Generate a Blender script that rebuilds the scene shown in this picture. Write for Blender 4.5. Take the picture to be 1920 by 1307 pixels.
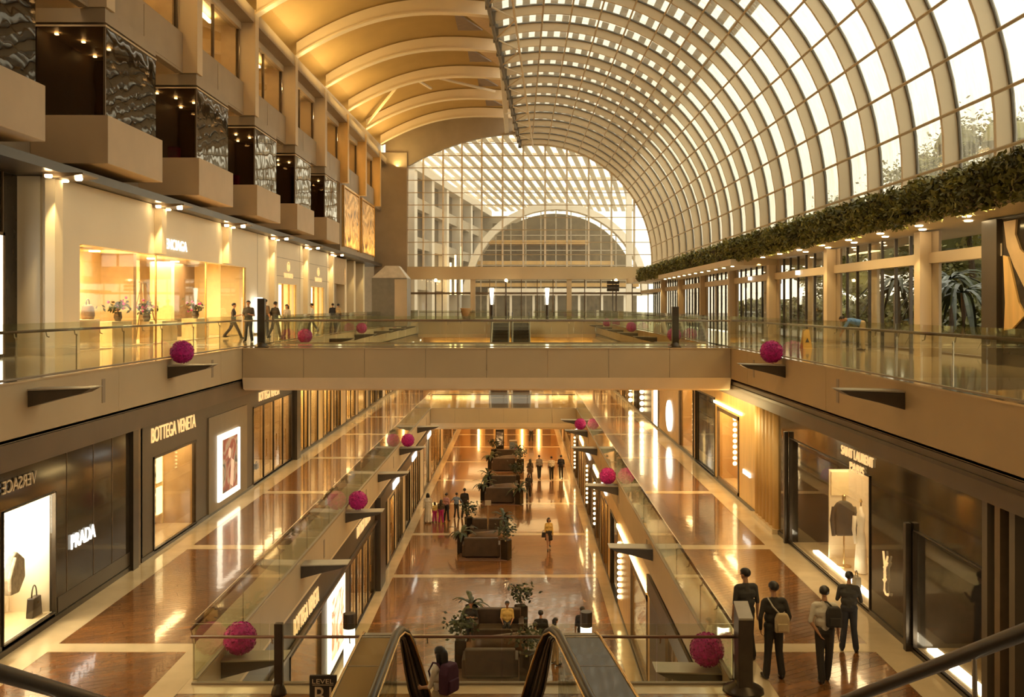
import bpy, bmesh, math, random
from math import sin, cos, pi, sqrt, acos, asin, tan, atan2
from mathutils import Vector, Matrix, noise
random.seed(7)
R = math.radians
S = bpy.context.scene
COL = S.collection
for o in list(bpy.data.objects):
    bpy.data.objects.remove(o)

# ------------------------------------------------------------------ camera, sky, exposure
F, VX, VY, EYE = 1800.0, 972.0, 575.0, 1.5        # focal length in pixels, vanishing point, eye height
cam = bpy.data.cameras.new('camera')
cam.sensor_width = 36.0
cam.lens = 36.0 * F / 1920.0
cam.shift_x = -(VX - 960.0) / 1920.0
cam.shift_y = -(653.5 - VY) / 1920.0
cam.clip_start, cam.clip_end = 0.05, 800
co = bpy.data.objects.new('camera', cam)
co.location = (0, 0, EYE)
co.rotation_euler = (pi / 2, 0, 0)
COL.objects.link(co)
S.camera = co
S.view_settings.view_transform = 'Standard'
S.view_settings.look = 'None'
S.view_settings.exposure = 0.85
S.view_settings.gamma = 1.0
S.view_settings.use_curve_mapping = False
S.cycles.transparent_max_bounces = 24
S.cycles.max_bounces = 8
S.cycles.diffuse_bounces = 4
S.cycles.glossy_bounces = 4
S.cycles.caustics_reflective = False
S.cycles.caustics_refractive = False
S.cycles.sample_clamp_indirect = 6.0

W = bpy.data.worlds.new('sky')
S.world = W
W.use_nodes = True
wn = W.node_tree
wn.nodes.clear()
w_out = wn.nodes.new('ShaderNodeOutputWorld')
w_bg = wn.nodes.new('ShaderNodeBackground')
w_tc = wn.nodes.new('ShaderNodeTexCoord')
w_sep = wn.nodes.new('ShaderNodeSeparateXYZ')
w_ramp = wn.nodes.new('ShaderNodeValToRGB')
w_ramp.color_ramp.elements[0].position = 0.0
w_ramp.color_ramp.elements[0].color = (1.0, 0.90, 0.66, 1)
w_ramp.color_ramp.elements[1].position = 0.5
w_ramp.color_ramp.elements[1].color = (1.0, 0.955, 0.79, 1)
wn.links.new(w_tc.outputs['Generated'], w_sep.inputs[0])
wn.links.new(w_sep.outputs['Z'], w_ramp.inputs[0])
wn.links.new(w_ramp.outputs[0], w_bg.inputs[0])
w_bg.inputs[1].default_value = 1.5               # hazy bright overcast sky
wn.links.new(w_bg.outputs[0], w_out.inputs[0])


WARM = (1.0, 0.72, 0.31)


def lamp(name, kind, loc, power, color=WARM, size=1.0, size_y=None, rot=(0, 0, 0), spot=None, radius=0.05):
    d = bpy.data.lights.new(name, kind)
    d.energy = power
    d.color = color
    if kind == 'AREA':
        d.shape = 'RECTANGLE'
        d.size = size
        d.size_y = size_y or size
    else:
        d.shadow_soft_size = radius
    if kind == 'SPOT':
        d.spot_size = spot or R(60)
        d.spot_blend = 0.6
    o = bpy.data.objects.new(name, d)
    o.location = loc
    o.rotation_euler = rot
    COL.objects.link(o)
    return o


# downlight coves of the mall: rows of warm ceiling lamps under the decks and the bridge
for yy in range(16, 104, 11):
    lamp('deck_lamp', 'AREA', (-8.2, yy, -1.75), 46, WARM, 1.6, 8)
    lamp('deck_lamp', 'AREA', (6.0, yy, -1.75), 46, WARM, 1.6, 8)
for yy in range(72, 104, 8):
    lamp('deck_lamp', 'AREA', (-1, yy, -7.1), 90, WARM, 8, 4)
lamp('bridge_lamp', 'AREA', (-1.3, 37.5, -1.75), 160, WARM, 15, 3)
# bodiless fill lights added below the roof beams to give the roof its golden glow
for k in range(8):
    lamp('roof_fill_light', 'AREA', (-12.2, 35.6 + 8.7 * k, 15.6), 170, (1, .68, .24), 0.3, 6, rot=(0, R(180 + 14), 0))

lamp('shop_fill_light', 'AREA', (7.1, 34.5, -1.85), 55, WARM, .6, 6, rot=(0, R(-50), 0))  # added unseen fill light that brightens the golden shop wall


# ------------------------------------------------------------------ pixel helpers (photo 1920x1307 -> world)
def YS(px, X): return X * F / (px - VX)
def ZP(py, Y): return EYE - (py - VY) * Y / F
def XP(px, Y): return (px - VX) * Y / F


def FL(px, py, Z):
    Y = (EYE - Z) * F / (py - VY)
    return XP(px, Y), Y


# ------------------------------------------------------------------ materials
MATS = {}


def nt(m):
    m.use_nodes = True
    return m.node_tree


def mat(name, color, rough=0.5, metal=0.0, var=0.12, nscale=3.0, stretch=(1, 1, 1), bump=0.0, bscale=20.0,
        coat=0.0, emit=None, estr=0.0, spec=0.5, island=0.0):
    if name in MATS:
        return MATS[name]
    m = bpy.data.materials.new(name)
    t = nt(m)
    b = t.nodes['Principled BSDF']
    tc = t.nodes.new('ShaderNodeTexCoord')
    mp = t.nodes.new('ShaderNodeMapping')
    mp.inputs['Scale'].default_value = stretch
    t.links.new(tc.outputs['Object'], mp.inputs[0])
    n = t.nodes.new('ShaderNodeTexNoise')
    n.inputs['Scale'].default_value = nscale
    n.inputs['Detail'].default_value = 5
    t.links.new(mp.outputs[0], n.inputs['Vector'])
    rp = t.nodes.new('ShaderNodeValToRGB')
    rp.color_ramp.elements[0].position = 0.3
    rp.color_ramp.elements[1].position = 0.7
    rp.color_ramp.elements[0].color = tuple(c * (1 - var) for c in color) + (1,)
    rp.color_ramp.elements[1].color = tuple(min(1, c * (1 + var)) for c in color) + (1,)
    t.links.new(n.outputs['Fac'], rp.inputs[0])
    src = rp.outputs[0]
    if island:
        g = t.nodes.new('ShaderNodeNewGeometry')
        mx = t.nodes.new('ShaderNodeMix')
        mx.data_type = 'RGBA'
        mx.blend_type = 'MULTIPLY'
        mx.inputs[0].default_value = 1
        r2 = t.nodes.new('ShaderNodeValToRGB')
        r2.color_ramp.elements[0].color = (1 - island,) * 3 + (1,)
        r2.color_ramp.elements[1].color = (1 + island, 1 + island * .8, 1 + island * .6, 1)
        t.links.new(g.outputs['Random Per Island'], r2.inputs[0])
        t.links.new(src, mx.inputs[6])
        t.links.new(r2.outputs[0], mx.inputs[7])
        src = mx.outputs[2]
    t.links.new(src, b.inputs['Base Color'])
    b.inputs['Roughness'].default_value = rough
    b.inputs['Metallic'].default_value = metal
    b.inputs['Specular IOR Level'].default_value = spec
    b.inputs['Coat Weight'].default_value = coat
    b.inputs['Coat Roughness'].default_value = 0.05
    if emit:
        b.inputs['Emission Color'].default_value = emit + (1,)
        b.inputs['Emission Strength'].default_value = estr
    if bump:
        n2 = t.nodes.new('ShaderNodeTexNoise')
        n2.inputs['Scale'].default_value = bscale
        n2.inputs['Detail'].default_value = 4
        t.links.new(mp.outputs[0], n2.inputs['Vector'])
        bp = t.nodes.new('ShaderNodeBump')
        bp.inputs['Strength'].default_value = bump
        bp.inputs['Distance'].default_value = 0.02
        t.links.new(n2.outputs['Fac'], bp.inputs['Height'])
        t.links.new(bp.outputs[0], b.inputs['Normal'])
        if coat:
            t.links.new(bp.outputs[0], b.inputs['Coat Normal'])
    MATS[name] = m
    return m


def glass(name, tint=(.93, .95, .9), refl=1.0, rough=0.02, ior=1.5, haze=0.0, hazecol=(.8, .75, .65), streak=False, wave=0.0):
    """a thin sheet of glass: clear, mirrors by its angle, with an optional film of dust"""
    m = bpy.data.materials.new(name)
    t = nt(m)
    t.nodes.clear()
    out = t.nodes.new('ShaderNodeOutputMaterial')
    tr = t.nodes.new('ShaderNodeBsdfTransparent')
    tr.inputs[0].default_value = tint + (1,)
    gl = t.nodes.new('ShaderNodeBsdfGlossy')
    gl.inputs['Roughness'].default_value = rough
    gl.inputs[0].default_value = (refl,) * 3 + (1,)
    geo = t.nodes.new('ShaderNodeNewGeometry')
    dt = t.nodes.new('ShaderNodeVectorMath')
    dt.operation = 'DOT_PRODUCT'
    t.links.new(geo.outputs['Incoming'], dt.inputs[0])
    t.links.new(geo.outputs['Normal'], dt.inputs[1])

    def math_node(op, x, y=None):
        n = t.nodes.new('ShaderNodeMath')
        n.operation = op
        for i, q in enumerate((x, y)):
            if q is None: continue
            if isinstance(q, (int, float)): n.inputs[i].default_value = q
            else: t.links.new(q, n.inputs[i])
        return n.outputs[0]
    f0 = ((ior - 1) / (ior + 1)) ** 2
    inv = math_node('SUBTRACT', 1.0, math_node('ABSOLUTE', dt.outputs['Value']))
    fres = math_node('ADD', math_node('MULTIPLY', math_node('POWER', inv, 5.0), 1 - f0), f0)
    mx = t.nodes.new('ShaderNodeMixShader')
    t.links.new(fres, mx.inputs[0])
    last = tr
    if haze:
        df = t.nodes.new('ShaderNodeBsdfTranslucent')
        df.inputs[0].default_value = hazecol + (1,)
        m2 = t.nodes.new('ShaderNodeMixShader')
        m2.inputs[0].default_value = haze
        if streak:
            tc = t.nodes.new('ShaderNodeTexCoord')
            mp = t.nodes.new('ShaderNodeMapping')
            mp.inputs['Scale'].default_value = (1.0, 5.0, 0.7)
            n = t.nodes.new('ShaderNodeTexNoise')
            n.inputs['Scale'].default_value = 1.6
            n.inputs['Detail'].default_value = 6
            mr = t.nodes.new('ShaderNodeMapRange')
            mr.inputs[1].default_value = .35
            mr.inputs[2].default_value = .75
            mr.inputs[3].default_value = haze * .25
            mr.inputs[4].default_value = haze * 1.8
            t.links.new(tc.outputs['Object'], mp.inputs[0])
            t.links.new(mp.outputs[0], n.inputs['Vector'])
            t.links.new(n.outputs['Fac'], mr.inputs[0])
            t.links.new(mr.outputs[0], m2.inputs[0])
        t.links.new(tr.outputs[0], m2.inputs[1])
        t.links.new(df.outputs[0], m2.inputs[2])
        last = m2
    if wave:
        tc = t.nodes.new('ShaderNodeTexCoord')
        n = t.nodes.new('ShaderNodeTexNoise')
        n.inputs['Scale'].default_value = 0.9
        n.inputs['Detail'].default_value = 1
        bp = t.nodes.new('ShaderNodeBump')
        bp.inputs['Strength'].default_value = wave
        bp.inputs['Distance'].default_value = 0.05
        t.links.new(tc.outputs['Object'], n.inputs['Vector'])
        t.links.new(n.outputs['Fac'], bp.inputs['Height'])
        t.links.new(bp.outputs[0], gl.inputs['Normal'])
    t.links.new(last.outputs[0], mx.inputs[1])
    t.links.new(gl.outputs[0], mx.inputs[2])
    t.links.new(mx.outputs[0], out.inputs[0])
    MATS[name] = m
    return m


def emis(name, color, strength):
    if name in MATS:
        return MATS[name]
    m = bpy.data.materials.new(name)
    t = nt(m)
    t.nodes.clear()
    out = t.nodes.new('ShaderNodeOutputMaterial')
    e = t.nodes.new('ShaderNodeEmission')
    e.inputs[0].default_value = color + (1,)
    e.inputs[1].default_value = strength
    t.links.new(e.outputs[0], out.inputs[0])
    MATS[name] = m
    return m


def picture(name, cols, scale=2.0, estr=0.0, distort=2.0):
    """a printed photograph: soft procedural patches of colour, back-lit when estr > 0"""
    m = bpy.data.materials.new(name)
    t = nt(m)
    b = t.nodes['Principled BSDF']
    tc = t.nodes.new('ShaderNodeTexCoord')
    n = t.nodes.new('ShaderNodeTexNoise')
    n.inputs['Scale'].default_value = scale
    n.inputs['Detail'].default_value = 3
    n.inputs['Distortion'].default_value = distort
    t.links.new(tc.outputs['Object'], n.inputs['Vector'])
    rp = t.nodes.new('ShaderNodeValToRGB')
    rp.color_ramp.interpolation = 'EASE'
    while len(rp.color_ramp.elements) < len(cols):
        rp.color_ramp.elements.new(0.5)
    for i, c in enumerate(cols):
        rp.color_ramp.elements[i].position = 0.3 + 0.4 * i / (len(cols) - 1)
        rp.color_ramp.elements[i].color = c + (1,)
    t.links.new(n.outputs['Fac'], rp.inputs[0])
    t.links.new(rp.outputs[0], b.inputs['Base Color'])
    b.inputs['Roughness'].default_value = 0.4
    if estr:
        t.links.new(rp.outputs[0], b.inputs['Emission Color'])
        b.inputs['Emission Strength'].default_value = estr
    MATS[name] = m
    return m


M = MATS
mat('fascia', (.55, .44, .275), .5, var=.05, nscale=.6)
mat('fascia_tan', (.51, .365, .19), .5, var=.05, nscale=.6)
mat('plaster', (.78, .68, .52), .6, var=.03, nscale=.5)
mat('plaster_cream', (.86, .72, .50), .55, var=.05, nscale=.8)
mat('stone_box', (.50, .38, .25), .6, var=.06, nscale=.9, bump=.05)
mat('clad_grey', (.34, .27, .19), .5, var=.08, nscale=.8)
mat('clad_dark', (.065, .048, .033), .35, var=.15, nscale=.8)
mat('steel_beige', (.60, .48, .33), .45, var=.05, nscale=.4)
mat('steel_rib', (.74, .62, .45), .45, var=.04, nscale=.3)
mat('purlin', (.50, .38, .23), .45, var=.06)
mat('bar_grey', (.16, .14, .115), .5, var=.1)
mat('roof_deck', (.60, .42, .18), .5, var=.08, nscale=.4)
mat('roof_deck_shade', (.36, .24, .095), .6, var=.08, nscale=.4)  # darker copy of the deck: corrugation shade put into the colour
mat('ext_wall', (.46, .39, .29), .6, var=.06)
mat('ext_dark', (.15, .115, .06), .6, var=.3, nscale=1.5)
mat('marble', (.72, .57, .36), .12, var=.1, nscale=1.4, coat=.4, bump=.02, bscale=2)
mat('marble_deck', (.60, .49, .32), .1, var=.12, nscale=1.0, coat=.5, bump=.02, bscale=2)
mat('timber', (.24, .105, .032), .2, var=.2, nscale=2.5, island=.2, coat=.7, bump=.12, bscale=2.4)
mat('slab', (.2, .15, .1), .7)
mat('frame_dark', (.06, .045, .031), .3, metal=.4, var=.2)
mat('frame_bronze', (.16, .11, .065), .35, metal=.5, var=.15)
mat('handrail', (.17, .075, .045), .3, var=.15, coat=.3)
mat('steel', (.55, .48, .38), .25, metal=.9, var=.05)
mat('black_gloss', (.034, .026, .018), .10, var=.2, coat=.1, spec=.25)
mat('black_marble', (.036, .027, .018), .06, var=.6, nscale=2.2, stretch=(1, 2, .6), coat=.15, spec=.3)
mat('shelf_dark', (.085, .065, .045), .3, var=.15, metal=.3)
mat('shelf_top', (.42, .37, .29), .35, var=.08)
mat('bottega', (.095, .071, .047), .45, var=.05)
mat('bottega_light', (.23, .18, .125), .5, var=.05)
mat('header', (.13, .092, .058), .45, var=.12, nscale=.8)
mat('gold_wall', (.70, .45, .17), .35, var=.15, nscale=1.2, stretch=(1, 4, .4))
mat('gold_metal', (.80, .52, .20), .25, metal=.8, var=.15)
mat('gold_letter', (.95, .70, .36), .3, metal=.2, emit=(1, .62, .25), estr=.45)
mat('display_warm', (.88, .71, .41), .5, var=.06)
mat('display_tan', (.55, .38, .2), .5, var=.1)
mat('display_brown', (.18, .11, .06), .5, var=.15)
mat('display_floor', (.80, .65, .42), .25, var=.06)
mat('curtain', (.66, .50, .28), .45, var=.18, nscale=2.0, stretch=(3, 6, .3))
mat('leaf', (.17, .17, .035), .5, var=.45, nscale=1.2, island=.5)
mat('leaf_tree', (.24, .24, .08), .5, var=.4, nscale=.7, island=.5)
mat('leaf_dark', (.035, .045, .012), .4, var=.4, nscale=3, island=.5)
mat('bark', (.16, .11, .07), .8, var=.25)
mat('soil', (.06, .042, .025), .9)
mat('pink', (.43, .008, .22), .55, var=.3, nscale=14, island=.35)
mat('sofa', (.075, .048, .03), .5, var=.2)
mat('sofa_shell', (.16, .095, .055), .35, var=.15)
mat('sofa_black', (.022, .017, .012), .5, var=.2)
mat('rug', (.15, .075, .04), .8, var=.2, nscale=5)
mat('yellow', (.80, .45, .06), .45, var=.05)
mat('paving', (.36, .31, .24), .7, var=.08)
mat('white_ext', (.82, .76, .66), .6, var=.04)
mat('kiosk_grey', (.20, .19, .165), .35, var=.1)
mat('kiosk_light', (.6, .55, .47), .35)
mat('belt', (.032, .026, .02), .35, var=.2)
mat('esc_panel', (.040, .031, .022), .16, var=.2, coat=.25)
mat('steel_dark', (.22, .19, .15), .3, metal=.6)
mat('step', (.10, .085, .065), .4, metal=.5)
mat('sign_black', (.035, .027, .02), .5)
mat('sign_text', (.75, .62, .45), .5)
mat('leather', (.026, .02, .015), .3, var=.2)
mat('cloth_white', (.8, .72, .58), .7)
mat('cloth_stripe', (.35, .30, .24), .7, var=.3, nscale=9)
mat('cloth_black', (.032, .026, .02), .8)
mat('brass', (.62, .42, .18), .25, metal=.9)
glass('glass', (.92, .93, .86), refl=.9)
glass('glass_vault', (.90, .89, .84), refl=.7, haze=.17, streak=True)
glass('glass_end', (.95, .94, .90), refl=.7, haze=.05)
glass('glass_shop', (.95, .93, .88), refl=.6)
glass('glass_dark', (.50, .43, .34), refl=1.0, wave=.22)
emis('lamp_white', (1, .88, .64), 11.0)
emis('bulb', (1, .74, .36), 5.0)
emis('lamp_warm', (1, .68, .30), 20.0)
emis('lamp_soft', (1, .70, .34), 10.0)
emis('lamp_panel', (1, .72, .34), 2.0)
emis('lamp_gold', (1, .66, .25), 6.0)
emis('lamp_spot', (1, .72, .36), 16.0)
emis('letter_white', (1, .92, .76), 1.5)
emis('lamp_soft_white', (1, .86, .62), 3.5)


# ------------------------------------------------------------------ object helpers
WL = {}          # world location of each empty / object used as a parent


def tag(o, label=None, cat=None, group=None, kind=None):
    if label: o['label'] = label
    if cat: o['category'] = cat
    if group: o['group'] = group
    if kind: o['kind'] = kind
    return o


def thing(name, label, cat, loc=(0, 0, 0), group=None, kind=None):
    o = bpy.data.objects.new(name, None)
    o.empty_display_size = .2
    o.location = loc
    COL.objects.link(o)
    WL[o] = Vector(loc)
    return tag(o, label, cat, group, kind)


class MB:
    def __init__(self):
        self.v, self.f, self.m = [], [], []

    def add(self, vs, fs, mi=0):
        b = len(self.v)
        self.v += [tuple(p) for p in vs]
        self.f += [tuple(b + i for i in f) for f in fs]
        self.m += [mi] * len(fs)
        return self

    def box(self, x0, x1, y0, y1, z0, z1, mi=0):
        x0, x1 = min(x0, x1), max(x0, x1)
        y0, y1 = min(y0, y1), max(y0, y1)
        z0, z1 = min(z0, z1), max(z0, z1)
        return self.add([(x0, y0, z0), (x1, y0, z0), (x1, y1, z0), (x0, y1, z0), (x0, y0, z1), (x1, y0, z1), (x1, y1, z1), (x0, y1, z1)],
                        [(3, 2, 1, 0), (4, 5, 6, 7), (0, 1, 5, 4), (1, 2, 6, 5), (2, 3, 7, 6), (3, 0, 4, 7)], mi)

    def quad(self, a, b, c, d, mi=0):
        return self.add([a, b, c, d], [(0, 1, 2, 3)], mi)

    def prism(self, pts, axis, a, b, mi=0):
        """2-D polygon extruded along axis: axis 'x' -> pts (y,z); 'y' -> (x,z); 'z' -> (x,y)"""
        mk = {'x': lambda p, t: (t, p[0], p[1]), 'y': lambda p, t: (p[0], t, p[1]), 'z': lambda p, t: (p[0], p[1], t)}[axis]
        n = len(pts)
        vs = [mk(p, a) for p in pts] + [mk(p, b) for p in pts]
        fs = [tuple(range(n))[::-1], tuple(range(n, 2 * n))] + [(i, (i + 1) % n, n + (i + 1) % n, n + i) for i in range(n)]
        return self.add(vs, fs, mi)

    def tube(self, path, r, n=8, mi=0, cap=True):
        path = [Vector(p) for p in path]
        rs = r if isinstance(r, (list, tuple)) else [r] * len(path)
        vs, fs = [], []
        up = Vector((0, 0, 1))
        for i, p in enumerate(path):
            t = (path[min(i + 1, len(path) - 1)] - path[max(i - 1, 0)]).normalized()
            a = t.cross(up)
            if a.length < .05:
                a = t.cross(Vector((1, 0, 0)))
            a.normalize()
            c = a.cross(t)
            for k in range(n):
                w = 2 * pi * k / n
                vs.append(p + rs[i] * (a * cos(w) + c * sin(w)))
        for i in range(len(path) - 1):
            for k in range(n):
                fs.append((i * n + k, i * n + (k + 1) % n, (i + 1) * n + (k + 1) % n, (i + 1) * n + k))
        if cap:
            fs.append(tuple(range(n))[::-1])
            fs.append(tuple(range((len(path) - 1) * n, len(path) * n)))
        return self.add(vs, fs, mi)

    def lathe(self, cx, cy, prof, n=16, mi=0, sx=1, sy=1):
        vs, fs = [], []
        for r, z in prof:
            for k in range(n):
                w = 2 * pi * k / n
                vs.append((cx + sx * r * cos(w), cy + sy * r * sin(w), z))
        m = len(prof)
        for i in range(m - 1):
            for k in range(n):
                fs.append((i * n + k, i * n + (k + 1) % n, (i + 1) * n + (k + 1) % n, (i + 1) * n + k))
        fs.append(tuple(range(n))[::-1])
        fs.append(tuple(range((m - 1) * n, m * n)))
        return self.add(vs, fs, mi)

    def ball(self, c, r, n=10, mi=0, s=(1, 1, 1)):
        c = Vector(c)
        vs, fs = [], []
        h = n // 2
        for i in range(1, h):
            for k in range(n):
                a, w = pi * i / h, 2 * pi * k / n
                vs.append((c.x + r * s[0] * sin(a) * cos(w), c.y + r * s[1] * sin(a) * sin(w), c.z + r * s[2] * cos(a)))
        top = len(vs); vs.append((c.x, c.y, c.z + r * s[2]))
        bot = len(vs); vs.append((c.x, c.y, c.z - r * s[2]))
        for i in range(h - 2):
            for k in range(n):
                fs.append((i * n + k, (i + 1) * n + k, (i + 1) * n + (k + 1) % n, i * n + (k + 1) % n))
        for k in range(n):
            fs.append((top, k, (k + 1) % n))
            fs.append((bot, (h - 2) * n + (k + 1) % n, (h - 2) * n + k))
        return self.add(vs, fs, mi)

    def build(self, name, mats, parent=None, smooth=False, label=None, cat=None, group=None, kind=None, bevel=0):
        mats = mats if isinstance(mats, (list, tuple)) else [mats]
        if parent is not None:
            off = WL[parent]
        else:
            xs = [p[0] for p in self.v]; ys = [p[1] for p in self.v]; zs = [p[2] for p in self.v]
            off = Vector(((min(xs) + max(xs)) / 2, (min(ys) + max(ys)) / 2, min(zs)))
        me = bpy.data.meshes.new(name)
        me.from_pydata([(p[0] - off[0], p[1] - off[1], p[2] - off[2]) for p in self.v], [], self.f)
        for k in mats:
            me.materials.append(M[k])
        if len(mats) > 1:
            me.polygons.foreach_set('material_index', self.m)
        if smooth:
            me.polygons.foreach_set('use_smooth', [True] * len(me.polygons))
        me.update()
        o = bpy.data.objects.new(name, me)
        COL.objects.link(o)
        if parent is not None:
            o.parent = parent
        else:
            o.location = off
        WL[o] = Vector(off)
        if bevel:
            b = o.modifiers.new('bevel', 'BEVEL')
            b.width = bevel
            b.segments = 2
            b.limit_method = 'ANGLE'
        return tag(o, label, cat, group, kind)


def dup(o, dx=0, dy=0, dz=0, parent=None):
    """a copy of a part (mesh data shared) shifted inside its parent, with its own children"""
    c = o.copy()
    COL.objects.link(c)
    c.location = (o.location[0] + dx, o.location[1] + dy, o.location[2] + dz)
    if parent is not None:
        c.parent = parent
    WL[c] = WL[o] + Vector((dx, dy, dz))
    for ch in list(o.children):
        k = ch.copy()
        COL.objects.link(k)
        k.parent = c
    return c


def tree_copy(o, loc=None, rz=None, label=None, scale=None):
    c = o.copy()
    COL.objects.link(c)
    if loc is not None:
        c.location = loc
        WL[c] = Vector(loc)
    if rz is not None:
        c.rotation_euler[2] = rz
    if scale is not None:
        c.scale = (scale,) * 3
    if label:
        c['label'] = label
    for ch in list(o.children):
        k = ch.copy()
        COL.objects.link(k)
        k.parent = c
        for g in list(ch.children):
            q = g.copy()
            COL.objects.link(q)
            q.parent = k
    return c


def text(parent, s, loc, side, height, length, m, name='sign_lettering', extrude=.015, mirror=False, font_space=1.0):
    """raised letters on a wall. side 'L' faces +X, 'R' faces -X, 'F' faces the camera; centred at loc"""
    cu = bpy.data.curves.new(name, 'FONT')
    cu.body = s
    cu.align_x = 'CENTER'
    cu.align_y = 'CENTER'
    cu.extrude = extrude
    cu.space_character = font_space
    cu.size = 1
    cu.materials.append(M[m])
    o = bpy.data.objects.new(name, cu)
    COL.objects.link(o)
    dg = bpy.context.evaluated_depsgraph_get()
    me = bpy.data.meshes.new_from_object(o.evaluated_get(dg))
    bpy.data.objects.remove(o)
    bpy.data.curves.remove(cu)
    me.name = name
    xs = [v.co.x for v in me.vertices]; ys = [v.co.y for v in me.vertices]
    cxm, cym = (min(xs) + max(xs)) / 2, (min(ys) + max(ys)) / 2
    for v in me.vertices: v.co.x -= cxm; v.co.y -= cym
    o = bpy.data.objects.new(name, me)
    COL.objects.link(o)
    w, h = max(xs) - min(xs), max(ys) - min(ys)
    o.scale = ((-1 if mirror else 1) * length / w, height / h, 1)
    o.rotation_euler = {'L': (pi / 2, 0, pi / 2), 'R': (pi / 2, 0, -pi / 2), 'F': (pi / 2, 0, 0)}[side]
    if parent is not None:
        o.parent = parent
        o.location = Vector(loc) - WL[parent]
    else:
        o.location = loc
    return o


def wallholes(mb, x0, x1, y0, y1, z0, z1, holes, mi=0):
    """a wall slab along Y with rectangular openings (ya, yb, za, zb), openings apart in Y"""
    y = y0
    for ya, yb, za, zb in sorted(holes):
        if ya > y: mb.box(x0, x1, y, ya, z0, z1, mi)
        if zb < z1: mb.box(x0, x1, ya, yb, zb, z1, mi)
        if za > z0: mb.box(x0, x1, ya, yb, z0, za, mi)
        y = yb
    if y < y1: mb.box(x0, x1, y, y1, z0, z1, mi)
    return mb


ORD = ['first', 'second', 'third', 'fourth', 'fifth', 'sixth', 'seventh', 'eighth', 'ninth', 'tenth', 'eleventh', 'twelfth',
       'thirteenth', 'fourteenth', 'fifteenth', 'sixteenth', 'seventeenth', 'eighteenth', 'nineteenth', 'twentieth']
ZM, ZG = -5.5, -11.0             # middle and lowest floor levels (upper deck is 0)
UL, UR = -10.07, 7.75            # edges of the upper decks
ML, MR = -6.05, 4.0              # edges of the middle decks
SL, SR = -14.3, 12.1             # upper shop walls
PL, PR = -10.3, 8.0              # middle shop walls
GL, GR = -6.3, 4.15              # lowest shop walls
YE = 97.0                        # glazed end wall
picture('art', [(.05, .03, .02), (.45, .22, .05), (.75, .45, .15), (.15, .08, .04)], .5, .25)
picture('photo_dark', [(.03, .02, .015), (.12, .08, .04), (.5, .38, .2), (.9, .8, .6)], 1.2, .3)
picture('photo_red', [(.06, .035, .03), (.22, .05, .03), (.30, .2, .12), (.05, .04, .03)], 1.1, .5)
picture('photo_cream', [(.85, .6, .3), (.9, .75, .5), (.55, .2, .1), (.9, .7, .4)], .8, 1.0)
picture('photo_gold', [(.9, .6, .2), (.5, .25, .07), (.95, .75, .4), (.35, .15, .05)], .9, .6)
mat('skin_print', (.62, .38, .24), .5, emit=(.62, .38, .24), estr=.6)
mat('lit_paper', (.9, .85, .75), .5, emit=(1, .88, .65), estr=1.6)
for nme, c in (('cloth_navy', (.03, .03, .038)), ('cloth_grey', (.36, .33, .29)), ('cloth_ltgrey', (.55, .50, .43)), ('cloth_darkgrey', (.05, .045, .04)),
               ('cloth_blue', (.25, .33, .45)), ('cloth_pink', (.55, .30, .30)), ('cloth_yellow', (.75, .52, .16)), ('cloth_magenta', (.5, .03, .2)),
               ('cloth_purple', (.09, .03, .06)), ('cloth_brown', (.12, .08, .05)), ('cloth_tan', (.5, .38, .22)), ('cloth_bluebright', (.10, .22, .5))):
    mat(nme, c, .8, var=.12, nscale=8, bump=.1, bscale=30)
# ================================================================== SETTING: floors and decks
def planks(x0, x1, y0, y1, z, ang, w=.17, ln=2.6):
    """diagonal timber planks clipped to a rectangle, each its own piece with a thin joint"""
    mb = MB()
    d = Vector((cos(ang), sin(ang))); n = Vector((-sin(ang), cos(ang)))
    cx, cy = (x0 + x1) / 2, (y0 + y1) / 2
    rad = sqrt((x1 - x0) ** 2 + (y1 - y0) ** 2) / 2

    def clip(poly):
        for ax, lim, sg in ((0, x0, 1), (0, x1, -1), (1, y0, 1), (1, y1, -1)):
            out = []
            for i in range(len(poly)):
                a, b = poly[i], poly[(i + 1) % len(poly)]
                ia, ib = sg * (a[ax] - lim) >= 0, sg * (b[ax] - lim) >= 0
                if ia: out.append(a)
                if ia != ib:
                    t = (lim - a[ax]) / (b[ax] - a[ax])
                    out.append((a[0] + t * (b[0] - a[0]), a[1] + t * (b[1] - a[1])))
            poly = out
            if len(poly) < 3: return None
        return poly
    k = -int(rad / w) - 1
    while k * w < rad:
        s = -rad - random.random() * ln
        while s < rad:
            a, b, c, e = s + .003, s + ln - .003, k * w + .003, (k + 1) * w - .003
            pl = clip([(cx + d.x * u + n.x * v, cy + d.y * u + n.y * v) for u, v in ((a, c), (b, c), (b, e), (a, e))])
            if pl:
                zz = z + random.uniform(0, .0003)
                mb.add([(p[0], p[1], zz) for p in pl], [tuple(range(len(pl)))])
            s += ln
        k += 1
    return mb


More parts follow.
